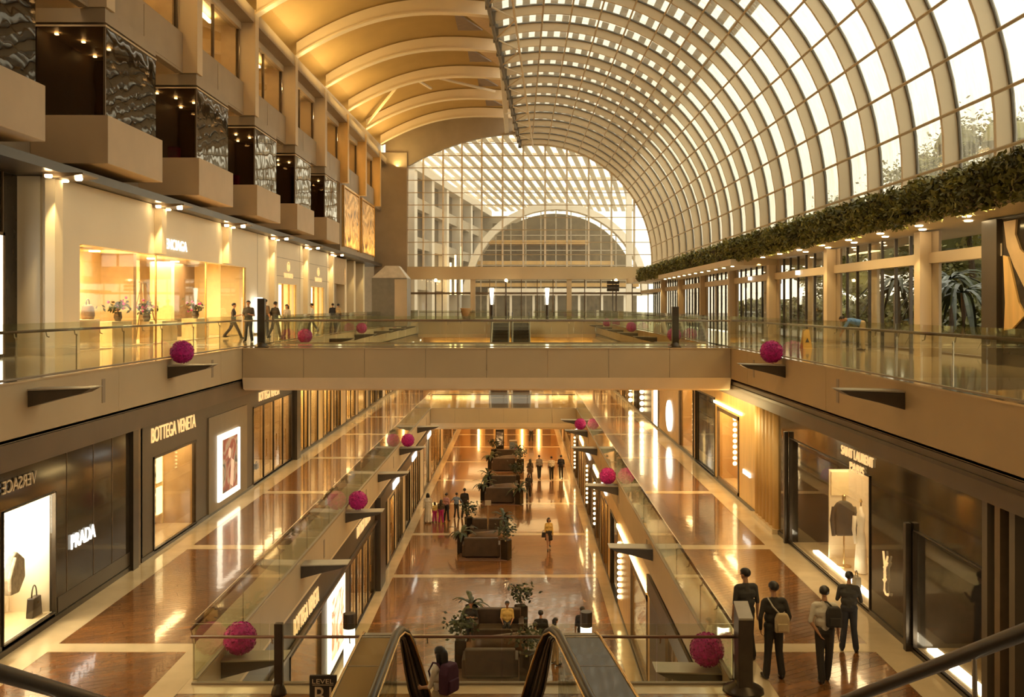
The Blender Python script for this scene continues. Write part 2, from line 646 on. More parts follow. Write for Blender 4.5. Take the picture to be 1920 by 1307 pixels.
def deck(name, label, x0, x1, z, y0, y1, thick, bl, br, strips, ang, pw=.17):
    """a polished deck: slab, marble border strips along both sides, marble cross strips, timber fields of planks"""
    root = MB().box(x0, x1, y0, y1, z - thick, z - .02).build(name, 'slab', label=label, kind='structure')
    MB().box(x0, x0 + bl, y0, y1, z - .02, z).build('marble_border', 'marble', root)
    MB().box(x1 - br, x1, y0, y1, z - .02, z).build('marble_border', 'marble', root)
    ys = [y0] + [s for s in strips if y0 < s < y1] + [y1]
    for i in range(len(ys) - 1):
        a = ys[i] + (.24 if i else 0)
        b = ys[i + 1] - (.24 if i < len(ys) - 2 else 0)
        if i:
            MB().box(x0 + bl, x1 - br, ys[i] - .24, ys[i] + .24, z - .02, z).build('marble_strip', 'marble', root)
        p = planks(x0 + bl + .005, x1 - br - .005, a + .005, b - .005, z - .004, ang, pw if a < 36 else pw * 2, 2.6 if a < 36 else 5)
        p.build('timber_planks', 'timber', root, kind='stuff')
    return root


GRID = [19.7 + 8.25 * k for k in range(-2, 11)]
deck('floor', 'polished timber floor of the lowest level between the shop rows', GL, GR, ZG, 8, 104, .4, .5, .5, [44.55 + 8.2 * k for k in range(-4, 8)], R(28))
deck('floor', 'timber walkway of the middle level along the dark shop fronts at left', PL, ML - .13, ZM, 6, 104, 1.05, .75, .55, GRID, R(25))
deck('floor', 'timber walkway of the middle level where four men stroll at right', MR + .13, PR, ZM, 6, 104, 1.05, .55, .75, GRID, R(30))
deck('floor', 'timber landing of the middle level in front of the near glass rail', ML - .125, MR + .125, ZM, 4, 17.74, 1.05, .0, .0, [17.6], R(30))
deck('floor', 'timber bridge deck of the middle level crossing the far end of the well', ML - .125, MR + .125, ZM, 66.03, 104, 1.05, .1, .1, [66.3, 74, 83], R(30))
MB().box(SL - 1, UL - .13, -6, 100, -.6, 0).build('floor', 'marble_deck', label='cream marble walkway of the upper level along the white shops', kind='structure')
MB().box(UR + .13, SR + 1.2, -6, 100, -.6, 0).build('floor', 'marble_deck', label='cream marble walkway of the upper level along the glass doors', kind='structure')
MB().box(UL - .1, UR + .1, 35.13, 39.4, -.6, 0).build('floor', 'marble_deck', label='marble deck of the near upper bridge', kind='structure')
MB().box(UL - .1, UR + .1, 96.23, 104, -.6, 0).build('floor', 'marble_deck', label='marble landing in front of the glazed end wall', kind='structure')
MB().box(PL - 6, PL, -6, 104, ZM - 1.2, ZM).build('floor', 'slab', label='dark floor inside the middle level shops at left', kind='structure')
MB().box(PR, PR + 6, -6, 104, ZM - 1.2, ZM).build('floor', 'slab', label='dark floor inside the middle level shops at right', kind='structure')


# ---- fascias: the deck edges, cut into long panels with a small vent slot each
def fascia(name, label, X, sd, y0, y1, z0, z1, m, step=8.3, start=None, slots=True):
    root = thing(name, label, None, (X, (y0 + y1) / 2, z0), kind='structure')
    y = y0
    ys = [y0]
    s = start if start is not None else y0 + step
    while s < y1 - .5:
        ys.append(s); s += step
    ys.append(y1)
    for a, b in zip(ys[:-1], ys[1:]):
        MB().box(X, X - sd * .12, a + .006, b - .006, z0, z1).build('panel', m, root)
        if slots and b - a > 5:
            MB().box(X + sd * .012, X, b - 1.0, b - .82, z0 + .3, z1 - .22).build('vent_slot', 'clad_grey', root)
    MB().box(X + sd * .03, X - sd * .3, y0, y1, z1, z1 + .035).build('edge_strip', 'marble', root)
    MB().box(X - sd * .15, X - sd * .4, y0, y1, z0 - .1, z0).build('shadow_gap', 'clad_dark', root)
    return root


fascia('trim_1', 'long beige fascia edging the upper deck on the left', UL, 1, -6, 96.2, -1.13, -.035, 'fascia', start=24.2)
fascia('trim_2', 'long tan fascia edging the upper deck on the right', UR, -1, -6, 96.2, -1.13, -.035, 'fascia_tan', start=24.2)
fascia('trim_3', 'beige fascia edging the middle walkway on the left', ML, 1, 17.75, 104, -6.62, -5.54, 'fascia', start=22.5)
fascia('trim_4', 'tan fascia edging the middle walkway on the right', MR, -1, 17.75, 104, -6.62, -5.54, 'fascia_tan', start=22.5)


def fascia_x(name, label, Y, x0, x1, z0, z1, lip, n, m='fascia'):
    root = thing(name, label, None, ((x0 + x1) / 2, Y, z0), kind='structure')
    for i in range(n):
        a, b = x0 + (x1 - x0) * i / n, x0 + (x1 - x0) * (i + 1) / n
        MB().box(a + .006, b - .006, Y, Y + .12, z0, z1).build('panel', m, root)
    if lip:
        MB().prism([(Y - .02, z0), (Y + .10, z0 - lip * .85), (Y + .35, z0 - lip), (Y + 3.9, z0 - lip), (Y + 3.9, z0)], 'x', x0, x1).build('curved_soffit', 'plaster_cream', root)
    MB().box(x0, x1, Y - .03, Y + .3, z1, z1 + .03).build('edge_strip', 'marble', root)
    return root


fascia_x('trim_5', 'wide beige face of the near upper bridge above its pale soffit', 35.0, UL + .01, UR - .01, -1.09, -.03, .49, 8)
fascia_x('trim_6', 'face of the far upper bridge below the glazed end wall', 96.1, UL + .01, UR - .01, -1.25, -.03, .35, 8)
fascia_x('trim_7', 'beige face of the middle bridge under the near upper bridge', 65.9, ML + .01, MR - .01, -6.5, -5.53, .38, 6)
MB().box(ML, MR, 17.75, 17.9, -6.6, -5.5).build('trim_8', 'fascia', label='marble edge of the near landing under the glass rail', kind='structure')

# ---- soffits under the upper decks (ceilings of the middle level) and under the middle decks
MB().box(-16.2, UL - .15, -6, 104, -1.75, -1.15).build('ceiling', 'plaster_cream', label='soffit over the left middle walkway', kind='structure')
MB().box(UR + .15, 14, -6, 104, -1.75, -1.15).build('ceiling', 'plaster_cream', label='soffit over the right middle walkway', kind='structure')
MB().box(-11, ML - .15, 10, 104, -6.9, -6.56).build('ceiling', 'plaster_cream', label='soffit under the left middle walkway', kind='structure')
MB().box(MR + .15, 9, 10, 104, -6.9, -6.56).build('ceiling', 'plaster_cream', label='soffit under the right middle walkway', kind='structure')
MB().box(ML, MR, 66.2, 104, -6.95, -6.56).build('ceiling', 'plaster_cream', label='soffit under the middle bridge', kind='structure')

# ---- closing walls that bound the hall behind the shops and behind the viewer
MB().box(-22, -21.8, -8, 110, -11.4, 21).build('wall_left', 'clad_grey', label='outer wall behind the shops at left', kind='structure')
MB().box(14.2, 14.4, -8, 104, -11.4, -.03).build('wall_right', 'clad_grey', label='basement wall behind the shops at right', kind='structure')
MB().box(-22, 14.4, -8.2, -8, -11.4, 21).build('wall_back', 'plaster', label='wall closing the hall behind the viewer', kind='structure')

# lower end walls at the far end of both basement levels
root = thing('wall_end', 'warm lit end wall of the two lower levels', None, (-1, 104, ZG), kind='structure')
MB().box(PL - 6, PR + 6, 104, 104.3, ZG - .4, -1.2).build('wall_panel', 'gold_wall', root)
for i, x in enumerate((-5.2, -3.6, -1.2, 1.0, 2.6)):
    MB().box(x, x + .9, 103.85, 104, ZG, ZG + 2.6).build('doorway', 'clad_dark', root)
for i, x in enumerate((-9, -6.4, -3.8, -1.4, 1.2, 3.6, 6.2)):
    MB().box(x, x + 1.5, 103.85, 104, ZM, ZM + 2.5).build('doorway', 'clad_dark' if i % 2 else 'display_brown', root)
    MB().box(x - .3, x + 1.8, 103.7, 103.9, ZM + 2.75, ZM + 2.9).build('lamp_strip', 'lamp_gold', root)
for x in (-4.4, -2.2, .3, 2.1):
    MB().box(x, x + .2, 103.8, 104, ZG + .3, ZG + 3).build('lamp_strip', 'lamp_gold', root)

# ================================================================== SETTING: glazed vault
VCX, VCZ, VR = 1.75, 6.1, 12.2
DPH, PH0 = .135, -.151


def vp(r, ph, y): return (VCX + r * cos(ph), y, VCZ + r * sin(ph))


def crest_x(y): return -1.42 + (y - 54.5) * .0372
def crest_ph(y): return acos(max(-1, min(1, (crest_x(y) - VCX) / VR)))


RIBY = [20.55 + 3.3 * k for k in range(24)]        # up to 96.45
vault = thing('window_1', 'huge curved glass vault of pale ribs and thin rails over the hall', None, (VCX, 58, VCZ), kind='structure')


def arc_band(r0, r1, y0, y1, p0, p1, n):
    mb = MB()
    vs, fs = [], []
    for i in range(n + 1):
        p = p0 + (p1 - p0) * i / n
        vs += [vp(r0, p, y0), vp(r1, p, y0), vp(r1, p, y1), vp(r0, p, y1)]
    for i in range(n):
        b = 4 * i
        for k in range(4):
            fs.append((b + k, b + (k + 1) % 4, b + 4 + (k + 1) % 4, b + 4 + k))
    fs += [(3, 2, 1, 0), (4 * n, 4 * n + 1, 4 * n + 2, 4 * n + 3)]
    return mb.add(vs, fs)


for y in RIBY:
    pe = crest_ph(y)
    rb = arc_band(VR - .46, VR, y - .075, y + .075, PH0 - .02, pe, 26).build('rib', 'steel_rib', vault)
    arc_band(VR, VR + .09, y - .15, y + .15, PH0 - .02, pe, 22).build('glazing_bar', 'bar_grey', rb)
pur = None
for k in range(0, 13):
    ph = PH0 + DPH * (k + 1)
    a = [vp(VR - .50, ph, 19.5), vp(VR - .50, ph, 97)]
    MB().tube(a, .052, 6).build('purlin', 'purlin', vault)
for k in range(13):
    pa, pb = PH0 + DPH * k, PH0 + DPH * (k + 1)
    if k < 12:
        y = RIBY[0]
        m0 = arc_band(VR + .03, VR + .045, y + .15, y + 3.15, pa, pb, 3).build('pane', 'glass_vault', vault)
        for i in range(1, 23):
            dup(m0, dy=3.3 * i)
    else:
        for i in range(23):
            y = RIBY[i]
            pb = min(crest_ph(y), crest_ph(y + 3.3))
            if pb > pa + .02:
                arc_band(VR + .03, VR + .045, y + .15, y + 3.15, pa, pb, 3).build('pane', 'glass_vault', vault)
# solid strip of the vault nearer than the picture shows
near = arc_band(VR, VR + .1, -8, 20.4, PH0 - .02, 1.95, 24).build('ceiling', 'steel_rib', label='vault strip closing the hall over the viewer', kind='structure')

# ridge truss along the crest
truss = thing('trim_9', 'slender ridge truss with white braces along the crest of the vault', None, (-.6, 58, 18), kind='structure')


def cr(y, dx=0, dz=0): return (crest_x(y) + dx, y, VCZ + sqrt(max(0, VR ** 2 - (crest_x(y) + dx - VCX) ** 2)) + dz)


MB().tube([cr(20, 0, -.55), cr(97, 0, -.55)], .11, 6).build('chord', 'bar_grey', truss)
MB().tube([cr(20, -.1, .25), cr(97, -.1, .25)], .13, 6).build('chord', 'bar_grey', truss)
MB().tube([cr(20, 1.3, -.65), cr(97, 1.3, -.65)], .07, 6).build('chord', 'steel_rib', truss)
for i, y in enumerate(RIBY[5:]):
    MB().box(crest_x(y) - .16, crest_x(y) + .16, y - .16, y + .16, cr(y)[2] - .75, cr(y)[2] + .3).build('node', 'bar_grey', truss)
    if y < 95:
        p, q = (cr(y, 0, -.55), cr(y + 3.3, 1.3, -.65)) if i % 2 == 0 else (cr(y, 1.3, -.65), cr(y + 3.3, 0, -.55))
        MB().tube([p, q], .05, 6).build('brace', 'steel_rib', truss)

# ================================================================== SETTING: timber-coloured solid roof at left
RX0 = -13.2


def roof_z(x, y):
    t = (x - RX0) / (crest_x(y) - .15 - RX0)
    zs = 16.35 + .02 * (y - 57); zc = 18.75 + .022 * (y - 57)
    return zs + (zc - zs) * t + 1.35 * sin(pi * max(0, min(1, t)) ** .9) * .9


ROOFY = [13.7 + 8.7 * k for k in range(10)]        # ... 48.5, 57.2, 65.9 ... 92
roof = thing('ceiling', 'golden corrugated roof carried by deep cream arched beams', None, (-7, 58, 17), kind='structure')
for y in ROOFY[2:]:
    n = 22
    vs, fs = [], []
    for i in range(n + 1):
        x = RX0 + (crest_x(y) - .2 - RX0) * i / n
        z = roof_z(x, y)
        for dy, dz in ((-.28, 0), (.28, 0), (.28, .1), (.12, .1), (.12, .85), (-.12, .85), (-.12, .1), (-.28, .1)):
            vs.append((x, y + dy, z + dz))
    for i in range(n):
        for k in range(8):
            fs.append((8 * i + k, 8 * i + (k + 1) % 8, 8 * i + 8 + (k + 1) % 8, 8 * i + 8 + k))
    fs += [tuple(range(8)), tuple(range(8 * n, 8 * n + 8))[::-1]]
    MB().add(vs, fs).build('roof_beam', 'steel_rib', roof)
for y0 in [-8] + ROOFY[1:]:
    y1 = ROOFY[1] if y0 == -8 else min(y0 + 8.7, 98)
    cor = 24 if y0 >= 40 else 1
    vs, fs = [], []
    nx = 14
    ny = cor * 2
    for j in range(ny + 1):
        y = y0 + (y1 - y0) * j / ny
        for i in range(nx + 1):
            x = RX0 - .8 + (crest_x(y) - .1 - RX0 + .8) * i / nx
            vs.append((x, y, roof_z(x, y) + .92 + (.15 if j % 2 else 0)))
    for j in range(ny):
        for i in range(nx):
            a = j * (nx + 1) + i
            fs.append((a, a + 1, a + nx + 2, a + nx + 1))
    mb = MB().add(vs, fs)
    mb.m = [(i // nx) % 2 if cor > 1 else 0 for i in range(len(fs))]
    mb.build('corrugated_deck', ['roof_deck', 'roof_deck_shade'], roof)
for y in ROOFY[4:9]:                                # wedge plates where the deck meets the ridge
    x = crest_x(y)
    z = roof_z(x - .3, y)
    MB().prism([(x - .25, y + .4), (x - .25, y + 5.2), (x - 1.9, y + .4)], 'z', z + .25, z + .33).build('ridge_plate', 'display_tan', roof)
    MB().prism([(x - 1.0, y + 5.0), (x - 2.6, y + 1.0), (x - 2.6, y + 5.0)], 'z', z + .62, z + .7).build('ridge_plate', 'display_brown', roof)
yb = ROOFY[7]
for a, b in (((-13.0, yb + 8.2), (-9.4, yb + .5)), ((-8.0, yb + .5), (-7.2, yb + 4.4)), ((-6.8, yb + .4), (-2.0, yb + 6.5))):
    MB().tube([(a[0], a[1], roof_z(*a) + .35), (b[0], b[1], roof_z(*b) + .3)], .12, 6).build('brace', 'steel_rib', roof)
MB().box(RX0 - 1.1, RX0 - .85, -8, 98, 16.3, 18.4).build('wall_left', 'clad_grey', label='upstand closing the eaves of the solid roof', kind='structure')
# eaves beam under the springing
MB().box(RX0 - .9, RX0 - .05, -8, 98, 15.75, 16.4).build('trim_10', 'clad_grey', label='grey eaves beam under the springing of the solid roof', kind='structure')

# ================================================================== SETTING: glazed end wall
endw = thing('window_2', 'tall arched glass end wall with white mullions and rails', None, (1, YE, 5), kind='structure')
EX0, EX1 = -11.2, 13.85


def end_top(x):
    if x < crest_x(YE): return 15.6 + (18.9 - 15.6) * (1 - ((crest_x(YE) - x) / 11.4) ** 2)
    return VCZ + sqrt(max(0, (VR - .1) ** 2 - (x - VCX) ** 2)) if x < VCX + VR - .1 else VCZ


mx = [-11.2, -9.6, -7.6, -5.7, -3.7, -1.6, .5, 2.7, 4.9, 7.1, 9.4, 11.7, 13.8]
for x in mx:
    MB().box(x - .09, x + .09, YE - .12, YE + .12, 5.4, max(6, end_top(x))).build('mullion', 'white_ext', endw)
zr = [5.5 + 1.25 * k for k in range(12)]
for z in zr:
    xs = [x for x in [EX0 + .1 * i for i in range(251)] if end_top(x) > z]
    if xs:
        MB().box(xs[0], xs[-1], YE - .16, YE - .08, z - .035, z + .035).build('rail', 'purlin', endw)
for i in range(len(mx) - 1):
    a, b = mx[i] + .09, mx[i + 1] - .09
    for j in range(len(zr)):
        z0, z1 = zr[j], zr[j] + 1.25
        ta, tb = end_top(a), end_top(b)
        if max(ta, tb) <= z0 + .05: continue
        za, zb = min(z1, max(ta, z0)), min(z1, max(tb, z0))
        MB().prism([(a, z0), (b, z0), (b, zb), (a, za)] if za > z0 + .01 and zb > z0 + .01 else ([(a, z0), (b, z0), (b, zb)] if zb > za else [(a, z0), (b, z0), (a, za)]),
                   'y', YE, YE + .012).build('pane', 'glass_end', endw)
# arched header between the glass and the roof beam
vs, fs = [], []
n = 24
for i in range(n + 1):
    x = -13.4 + (crest_x(YE) + 13.4) * i / n
    vs += [(x, YE - .3, end_top(x) if x > EX0 else end_top(EX0)), (x, YE - .3, roof_z(max(x, RX0), YE) + 1.1), (x, YE + .3, roof_z(max(x, RX0), YE) + 1.1), (x, YE + .3, end_top(x) if x > EX0 else end_top(EX0))]
for i in range(n):
    for k in range(4):
        fs.append((4 * i + k, 4 * i + (k + 1) % 4, 4 * i + 4 + (k + 1) % 4, 4 * i + 4 + k))
MB().add(vs, fs).build('header_arch', 'clad_grey', endw)
arc_band(VR - .5, VR + .1, YE - .3, YE + .3, -.05, crest_ph(YE), 28).build('end_arch', 'steel_rib', endw)
MB().box(-14.5, EX0, YE - .5, YE + .5, 0, 17).build('wall_end', 'clad_grey', label='dark pier beside the glazed end wall', kind='structure')
beam = MB().box(EX0, 14, YE - .5, YE + .4, 4.25, 5.5).build('trim_11', 'fascia', label='broad beige beam under the arched end glazing', kind='structure')
for px in (887, 1067):
    x = XP(px, YE)
    MB().box(x - .24, x + .24, YE - .35, YE + .1, 0, 4.25).build('column', 'fascia', label='slim beige column under the end wall beam, %s of the two' % ('left-hand' if px < 900 else 'right-hand'), cat='column', kind='structure')
dr = thing('door_1', 'row of glass doors under the end wall beam', None, (1, YE, 0), kind='structure')
MB().box(EX0, 14, YE - .1, YE + .1, 2.75, 2.95).build('transom', 'frame_bronze', dr)
x = EX0 + .3
while x < 13.8:
    MB().box(x - .04, x + .04, YE - .08, YE + .08, 0, 4.25).build('mullion', 'frame_bronze', dr)
    MB().box(x + .05, min(x + 1.55, 13.8), YE, YE + .012, .02, 2.75).build('pane', 'glass_end', dr)
    MB().box(x + .05, min(x + 1.55, 13.8), YE, YE + .012, 2.95, 4.25).build('pane', 'glass_end', dr)
    x += 1.6
for px in (848, 1157, 1168):
    pass
# ================================================================== LEFT UPPER WALL
# recess wall behind the boxes, spandrels, columns, upper windows
MB().box(-15.9, -15.6, -6, 97, 5.5, 12.2).build('wall_left', 'clad_grey', label='grey recessed wall behind the projecting glass bays', kind='structure')
MB().box(-19, -18.7, -6, 97, 11, 17.5).build('wall_left', 'roof_deck', label='golden inner wall seen through the upper left windows', kind='structure')
upper = thing('wall_left', 'grey panelled upper wall of columns and spandrels at left', None, (-14, 50, 11), kind='structure')
COLY = [13.7 + 8.7 * k for k in range(10)]
for i, y in enumerate(COLY[1:]):
    MB().box(-14.0, -13.2, y - .32, y + .32, 11.12, 16.4).build('column', 'steel_beige' if i < 6 else 'gold_wall', upper)
    if i < 9:
        y1 = y + 8.7
        sp = MB().box(-14.1, -13.8, y + .33, y1 - .33, 11.1, 12.75).build('spandrel', 'clad_grey', upper)
        MB().box(-13.8, -13.78, y + .5, y + 4.2, 11.2, 12.65).build('panel', 'clad_grey', sp)
        MB().box(-13.8, -13.78, y + 4.26, y1 - .5, 11.2, 12.65).build('panel', 'clad_grey', sp)
        MB().box(-14.3, -13.9, y + .33, y1 - .33, 15.4, 15.8).build('lintel', 'steel_beige', upper)
        wnd = MB()
        for t in (0, .5, 1):
            yy = y + .4 + (7.9) * t
            wnd.box(-14.12, -14.0, yy - .06, yy + .06, 12.75, 15.4)
        wnd.box(-14.12, -14.0, y + .34, y1 - .34, 12.75, 12.85)
        wnd.build('window_frame', 'frame_bronze', upper)
        for t in (0, 1):
            MB().box(-14.07, -14.06, y + .46 + 3.95 * t, y + 4.29 + 3.95 * t, 12.85, 15.4).build('pane', 'glass_shop', upper)
        MB().box(-18.7, -14.1, y + 8.0, y + 8.2, 12.75, 15.8).build('room_partition', 'display_tan', upper)
        MB().box(-14.95, -14.8, y + 3.2, y + 6.6, 15.2, 15.3).build('tube_lamp', 'lamp_warm', upper)
        MB().box(-18.7, -14.1, y + .33, y1 - .33, 15.5, 15.6).build('room_ceiling', 'display_warm', upper)
MB().box(-14.3, -13.4, -6, 13, 5.8, 16.4).build('wall_left', 'clad_grey', label='grey upper wall beside the viewer', kind='structure')
MB().box(-15.6, -13.85, 74.6, 92, 5.8, 11.1).build('wall_left', 'clad_grey', label='grey pier wall behind the two golden artworks', kind='structure')
# last two bays: tall golden artworks between columns
for i, (a, b) in enumerate(((74.95, 82.9), (83.65, 91.6))):
    art = thing('artwork', ('first' if i == 0 else 'second') + ' tall golden framed artwork on the far upper wall beside the roof springing', 'artwork', (-13.7, (a + b) / 2, 6.3), group='artworks on the far upper wall')
    MB().box(-13.82, -13.7, a + .5, b - .5, 6.3, 10.8).build('print', 'art', art) if 'art' in M else None
    MB().box(-13.84, -13.64, a + .3, a + .5, 6.2, 10.9).box(-13.84, -13.64, b - .5, b - .3, 6.2, 10.9).box(-13.84, -13.64, a + .3, b - .3, 10.9, 11.05).build('frame', 'gold_metal', art)
lamp('wall_washer', 'AREA', (-13.2, 79, 6.2), 120, (1, .6, .2), .4, 6, rot=(0, R(180 + 12), 0))
lamp('wall_washer', 'AREA', (-13.2, 88, 6.2), 120, (1, .6, .2), .4, 6, rot=(0, R(180 + 12), 0))

# projecting bays: stone parapet, glass box, fascia beam
NTH = ['nearest', 'second', 'third', 'fourth', 'fifth', 'sixth and farthest']
for k in range(6):
    yf = 26.6 + 8.75 * k
    yn = yf - 4.7
    b = thing('bay_window', NTH[k] + ' glazed box bay jutting over the upper shops on its stone parapet', 'bay window', (-13.1, (yn + yf) / 2, 6.05), group='glazed bays over the white shops', kind='structure')
    MB().box(-15.6, -13.1, yn, yf, 6.07, 7.62).build('parapet', 'stone_box', b, bevel=.02)
    x0, x1, a, c = -15.6, -13.28, yn + .2, yf - .2
    MB().box(x0, x1, a, c, 10.65, 11.1).build('fascia_beam', 'clad_grey', b)
    MB().box(x0, x1 + .03, a - .03, c, 10.5, 10.56).build('head_rail', 'steel_beige', b)
    MB().box(x1 - .012, x1, a, c, 7.62, 10.5).build('front_pane', 'glass_dark', b)
    MB().box(x0, x1 - .015, a, a + .012, 7.62, 10.5).build('side_pane', 'glass_dark', b)
    MB().box(x0, x1 - .015, c - .012, c, 7.62, 10.5).build('side_pane', 'glass_dark', b)
    MB().box(x1 - .06, x1 + .005, a - .01, a + .05, 7.62, 10.5).build('corner_bar', 'frame_bronze', b)
    MB().box(x0 + .05, x0 + .1, a + .05, c - .05, 7.65, 10.5).build('inner_screen', 'display_brown', b)
    lt = MB()
    for i in range(4):
        lt.box(-15.2 + .45 * (i % 3), -15.1 + .45 * (i % 3), a + .6 + .95 * i, a + .7 + .95 * i, 10.42, 10.47)
    lt.build('ceiling_lights', 'lamp_spot', b, kind='stuff')
    if k in (2, 3):
        MB().box(-14.9, -14.5, a + 1.2, a + 1.6, 7.62, 8.3).build('red_display', 'pink', b)

# ---- white upper shop wall
WY = [29.5 + 8.7 * k for k in range(6)]
HB = (31.3, 50.4, 0, 3.55)
holes = [HB, (57.2, 62.0, 0, 2.9), (66.2, 70.8, 0, 2.9)]
mbw = MB()
wallholes(mbw, SL, SL - .35, 29.5, 73.2, 0, 5.5, holes)
mbw.box(SL - .35, SL - 1.2, 29.4, 29.9, 0, 5.5)
ws = mbw.build('wall_left', 'plaster', label='white plastered wall of the upper shops at left', kind='structure')
for y in (52.6, 56.4, 62.8, 65.4, 71.5):
    MB().box(SL - .01, SL + .008, y - .02, y + .02, 0, 5.5).build('panel_joint', 'clad_grey', ws)
for z in (3.35, 4.45):
    MB().box(SL - .01, SL + .008, 56.4, 73.0, z - .015, z + .015).build('panel_joint', 'clad_grey', ws)
MB().box(-15.9, -13.7, 12, 97, 5.52, 5.8).build('trim_12', 'clad_dark', label='dark gutter ledge above the white shop wall', kind='structure')
# pilasters with their ledge lamps
for k, y in enumerate(WY):
    p = MB().box(SL + .001, SL + .3, y - .5, y, 0 if k in (0, 3, 4, 5) else 3.6, 5.5).build('column', 'plaster_cream', label=NTH[k].split(' ')[0] + ' pilaster of the white shop wall lit by a ledge lamp', cat='column', kind='structure')
    f = thing('ledge_lamp', NTH[k].split(' ')[0] + ' dark ledge lamp shining down the white wall pilasters', 'lamp', (SL + .7, y - .25, 5.4), group='ledge lamps over the white wall')
    MB().prism([(SL + .05, 5.52), (SL + 1.25, 5.52), (SL + 1.25, 5.47), (SL + .6, 5.38), (SL + .05, 5.36)], 'y', y - .75, y + .35).build('bracket', 'frame_bronze', f)
    for dx, dy in ((.95, -.1), (.35, -.75), (.35, .3)):
        MB().lathe(SL + dx, y - .25 + dy, [(.09, 5.33), (.11, 5.36), (.11, 5.42)], 10).build('lamp_disc', 'lamp_spot', f)
    lamp('pilaster_spot', 'SPOT', (SL + .45, y - .25 - .65, 5.3), 260, WARM, rot=(R(9), 0, 0), spot=R(50))
    lamp('pilaster_spot', 'SPOT', (SL + .75, y - .2, 5.3), 130, WARM, rot=(0, R(-8), 0), spot=R(46))

# ---- interior of the big white shop (opening HB)
shop = thing('shop_interior', 'bright golden shop room behind the wide opening in the white wall', 'shop', (-16.5, 41, 0))
MB().box(-19.3, -19.2, 31.0, 50.6, 0, 3.9).build('back_wall', 'display_warm', shop)
MB().box(-19.2, SL - .35, 50.45, 50.6, 0, 3.9).build('end_wall', 'display_warm', shop)
MB().box(-19.2, SL - .35, 31.1, 31.25, 0, 3.9).build('end_wall', 'frame_dark', shop)
MB().box(-19.2, SL - .35, 31.25, 50.45, 3.75, 3.9).build('shop_ceiling', 'display_warm', shop)
MB().box(-19.2, SL - .35, 31.25, 50.45, .0, .03).build('shop_floor', 'display_floor', shop)
for (x0, x1, y0, y1, m) in ((-16.9, -16.5, 33.0, 38.2, 'display_warm'), (-16.5, -15.2, 37.9, 38.2, 'display_tan'), (-17.6, -17.2, 40.2, 43.6, 'display_warm'),
                            (-17.2, -16.2, 44.8, 45.2, 'display_warm'), (-16.9, -16.6, 45.8, 49.2, 'display_brown')):
    MB().box(x0, x1, y0, y1, .03, 3.6).build('partition', m, shop)
for y in (32.5, 35.5, 38.5, 41.5, 44.5, 47.5):
    for x in (-15.3, -17.0):
        MB().box(x - .16, x + .16, y - .16, y + .16, 3.70, 3.75).build('ceiling_lamp', 'lamp_warm', shop)
for y in (34, 40, 46):
    lamp('shop_lamp', 'AREA', (-16.0, y, 3.6), 420, (1, .74, .38), 2.2, 3.2)
for y in (31.3, 38.1, 44.2, 50.3):
    MB().box(SL - .12, SL - .06, y - .04, y + .04, 0, 3.55).build('window_frame', 'brass', shop)
for a, c in ((31.35, 38.05), (38.15, 44.15), (46.4, 50.25)):
    MB().box(SL - .1, SL - .088, a, c, 0, 3.55).build('pane', 'glass_shop', shop)
t = text(None, 'BALENCIAGA', (SL + .03, 39.6, 4.06), 'L', .42, 3.5, 'letter_white', name='shop_sign')
tag(t, 'glowing white ten-letter shop sign on the white upper wall', 'sign')
for y in (59.6, 68.5):
    t = text(None, 'VALENTINO', (SL + .03, y, 3.42), 'L', .3, 2.3, 'gold_letter', name='shop_sign')
    tag(t, 'small pale gold shop sign over the %s narrow lit shop window' % ('nearer' if y < 60 else 'farther'), 'sign')
    em = thing('emblem', 'gold ring emblem above the %s narrow lit shop window' % ('nearer' if y < 60 else 'farther'), 'sign', (SL + .03, y, 3.7))
    ring = [(SL + .03, y + .3 * cos(a * pi / 10), 3.98 + .28 * sin(a * pi / 10)) for a in range(21)]
    MB().tube(ring, .03, 6).build('ring', 'gold_letter', em)
    MB().tube([(SL + .03, y - .16, 4.1), (SL + .03, y, 3.84), (SL + .03, y + .16, 4.1)], .035, 6).build('letter_mark', 'gold_letter', em)
for i, (a, b) in enumerate(((57.2, 62.0), (66.2, 70.8))):
    w = thing('shop_window', ('nearer' if i == 0 else 'farther') + ' narrow shop window glowing with gold fluted panels in the white wall', 'shop window', (SL, (a + b) / 2, 0), group='narrow gold windows')
    MB().box(SL - 1.6, SL - 1.5, a - .2, b + .2, 0, 3.1).build('back_wall', 'gold_wall', w)
    MB().box(SL - 1.5, SL - .35, a - .15, a - .05, 0, 3.0).box(SL - 1.5, SL - .35, b + .05, b + .15, 0, 3.0).build('side_wall', 'display_warm', w)
    MB().box(SL - 1.5, SL - .3, a, b, 2.95, 3.05).build('shop_ceiling', 'display_warm', w)
    for j in range(3):
        yy = a + .5 + j * (b - a - .6) / 2.4
        MB().box(SL - 1.0, SL - .9, yy, yy + .8, 0, 2.9).build('light_panel', 'lamp_panel', w)
    for j in range(4):
        yy = a + (b - a) * j / 3
        MB().box(SL - .2, SL - .1, yy - .05, yy + .05, 0, 2.9).build('window_frame', 'brass', w)
# lit white panel by the group of people
b = thing('light_box', 'glowing white light panel standing by the white wall near the strolling people', 'sign', (SL + .25, 51.8, 0))
MB().box(SL + .15, SL + .35, 51.2, 52.6, 0, .1).build('base', 'steel', b)
MB().box(SL + .2, SL + .3, 51.25, 52.55, .1, 2.0).build('screen', 'letter_white', b)
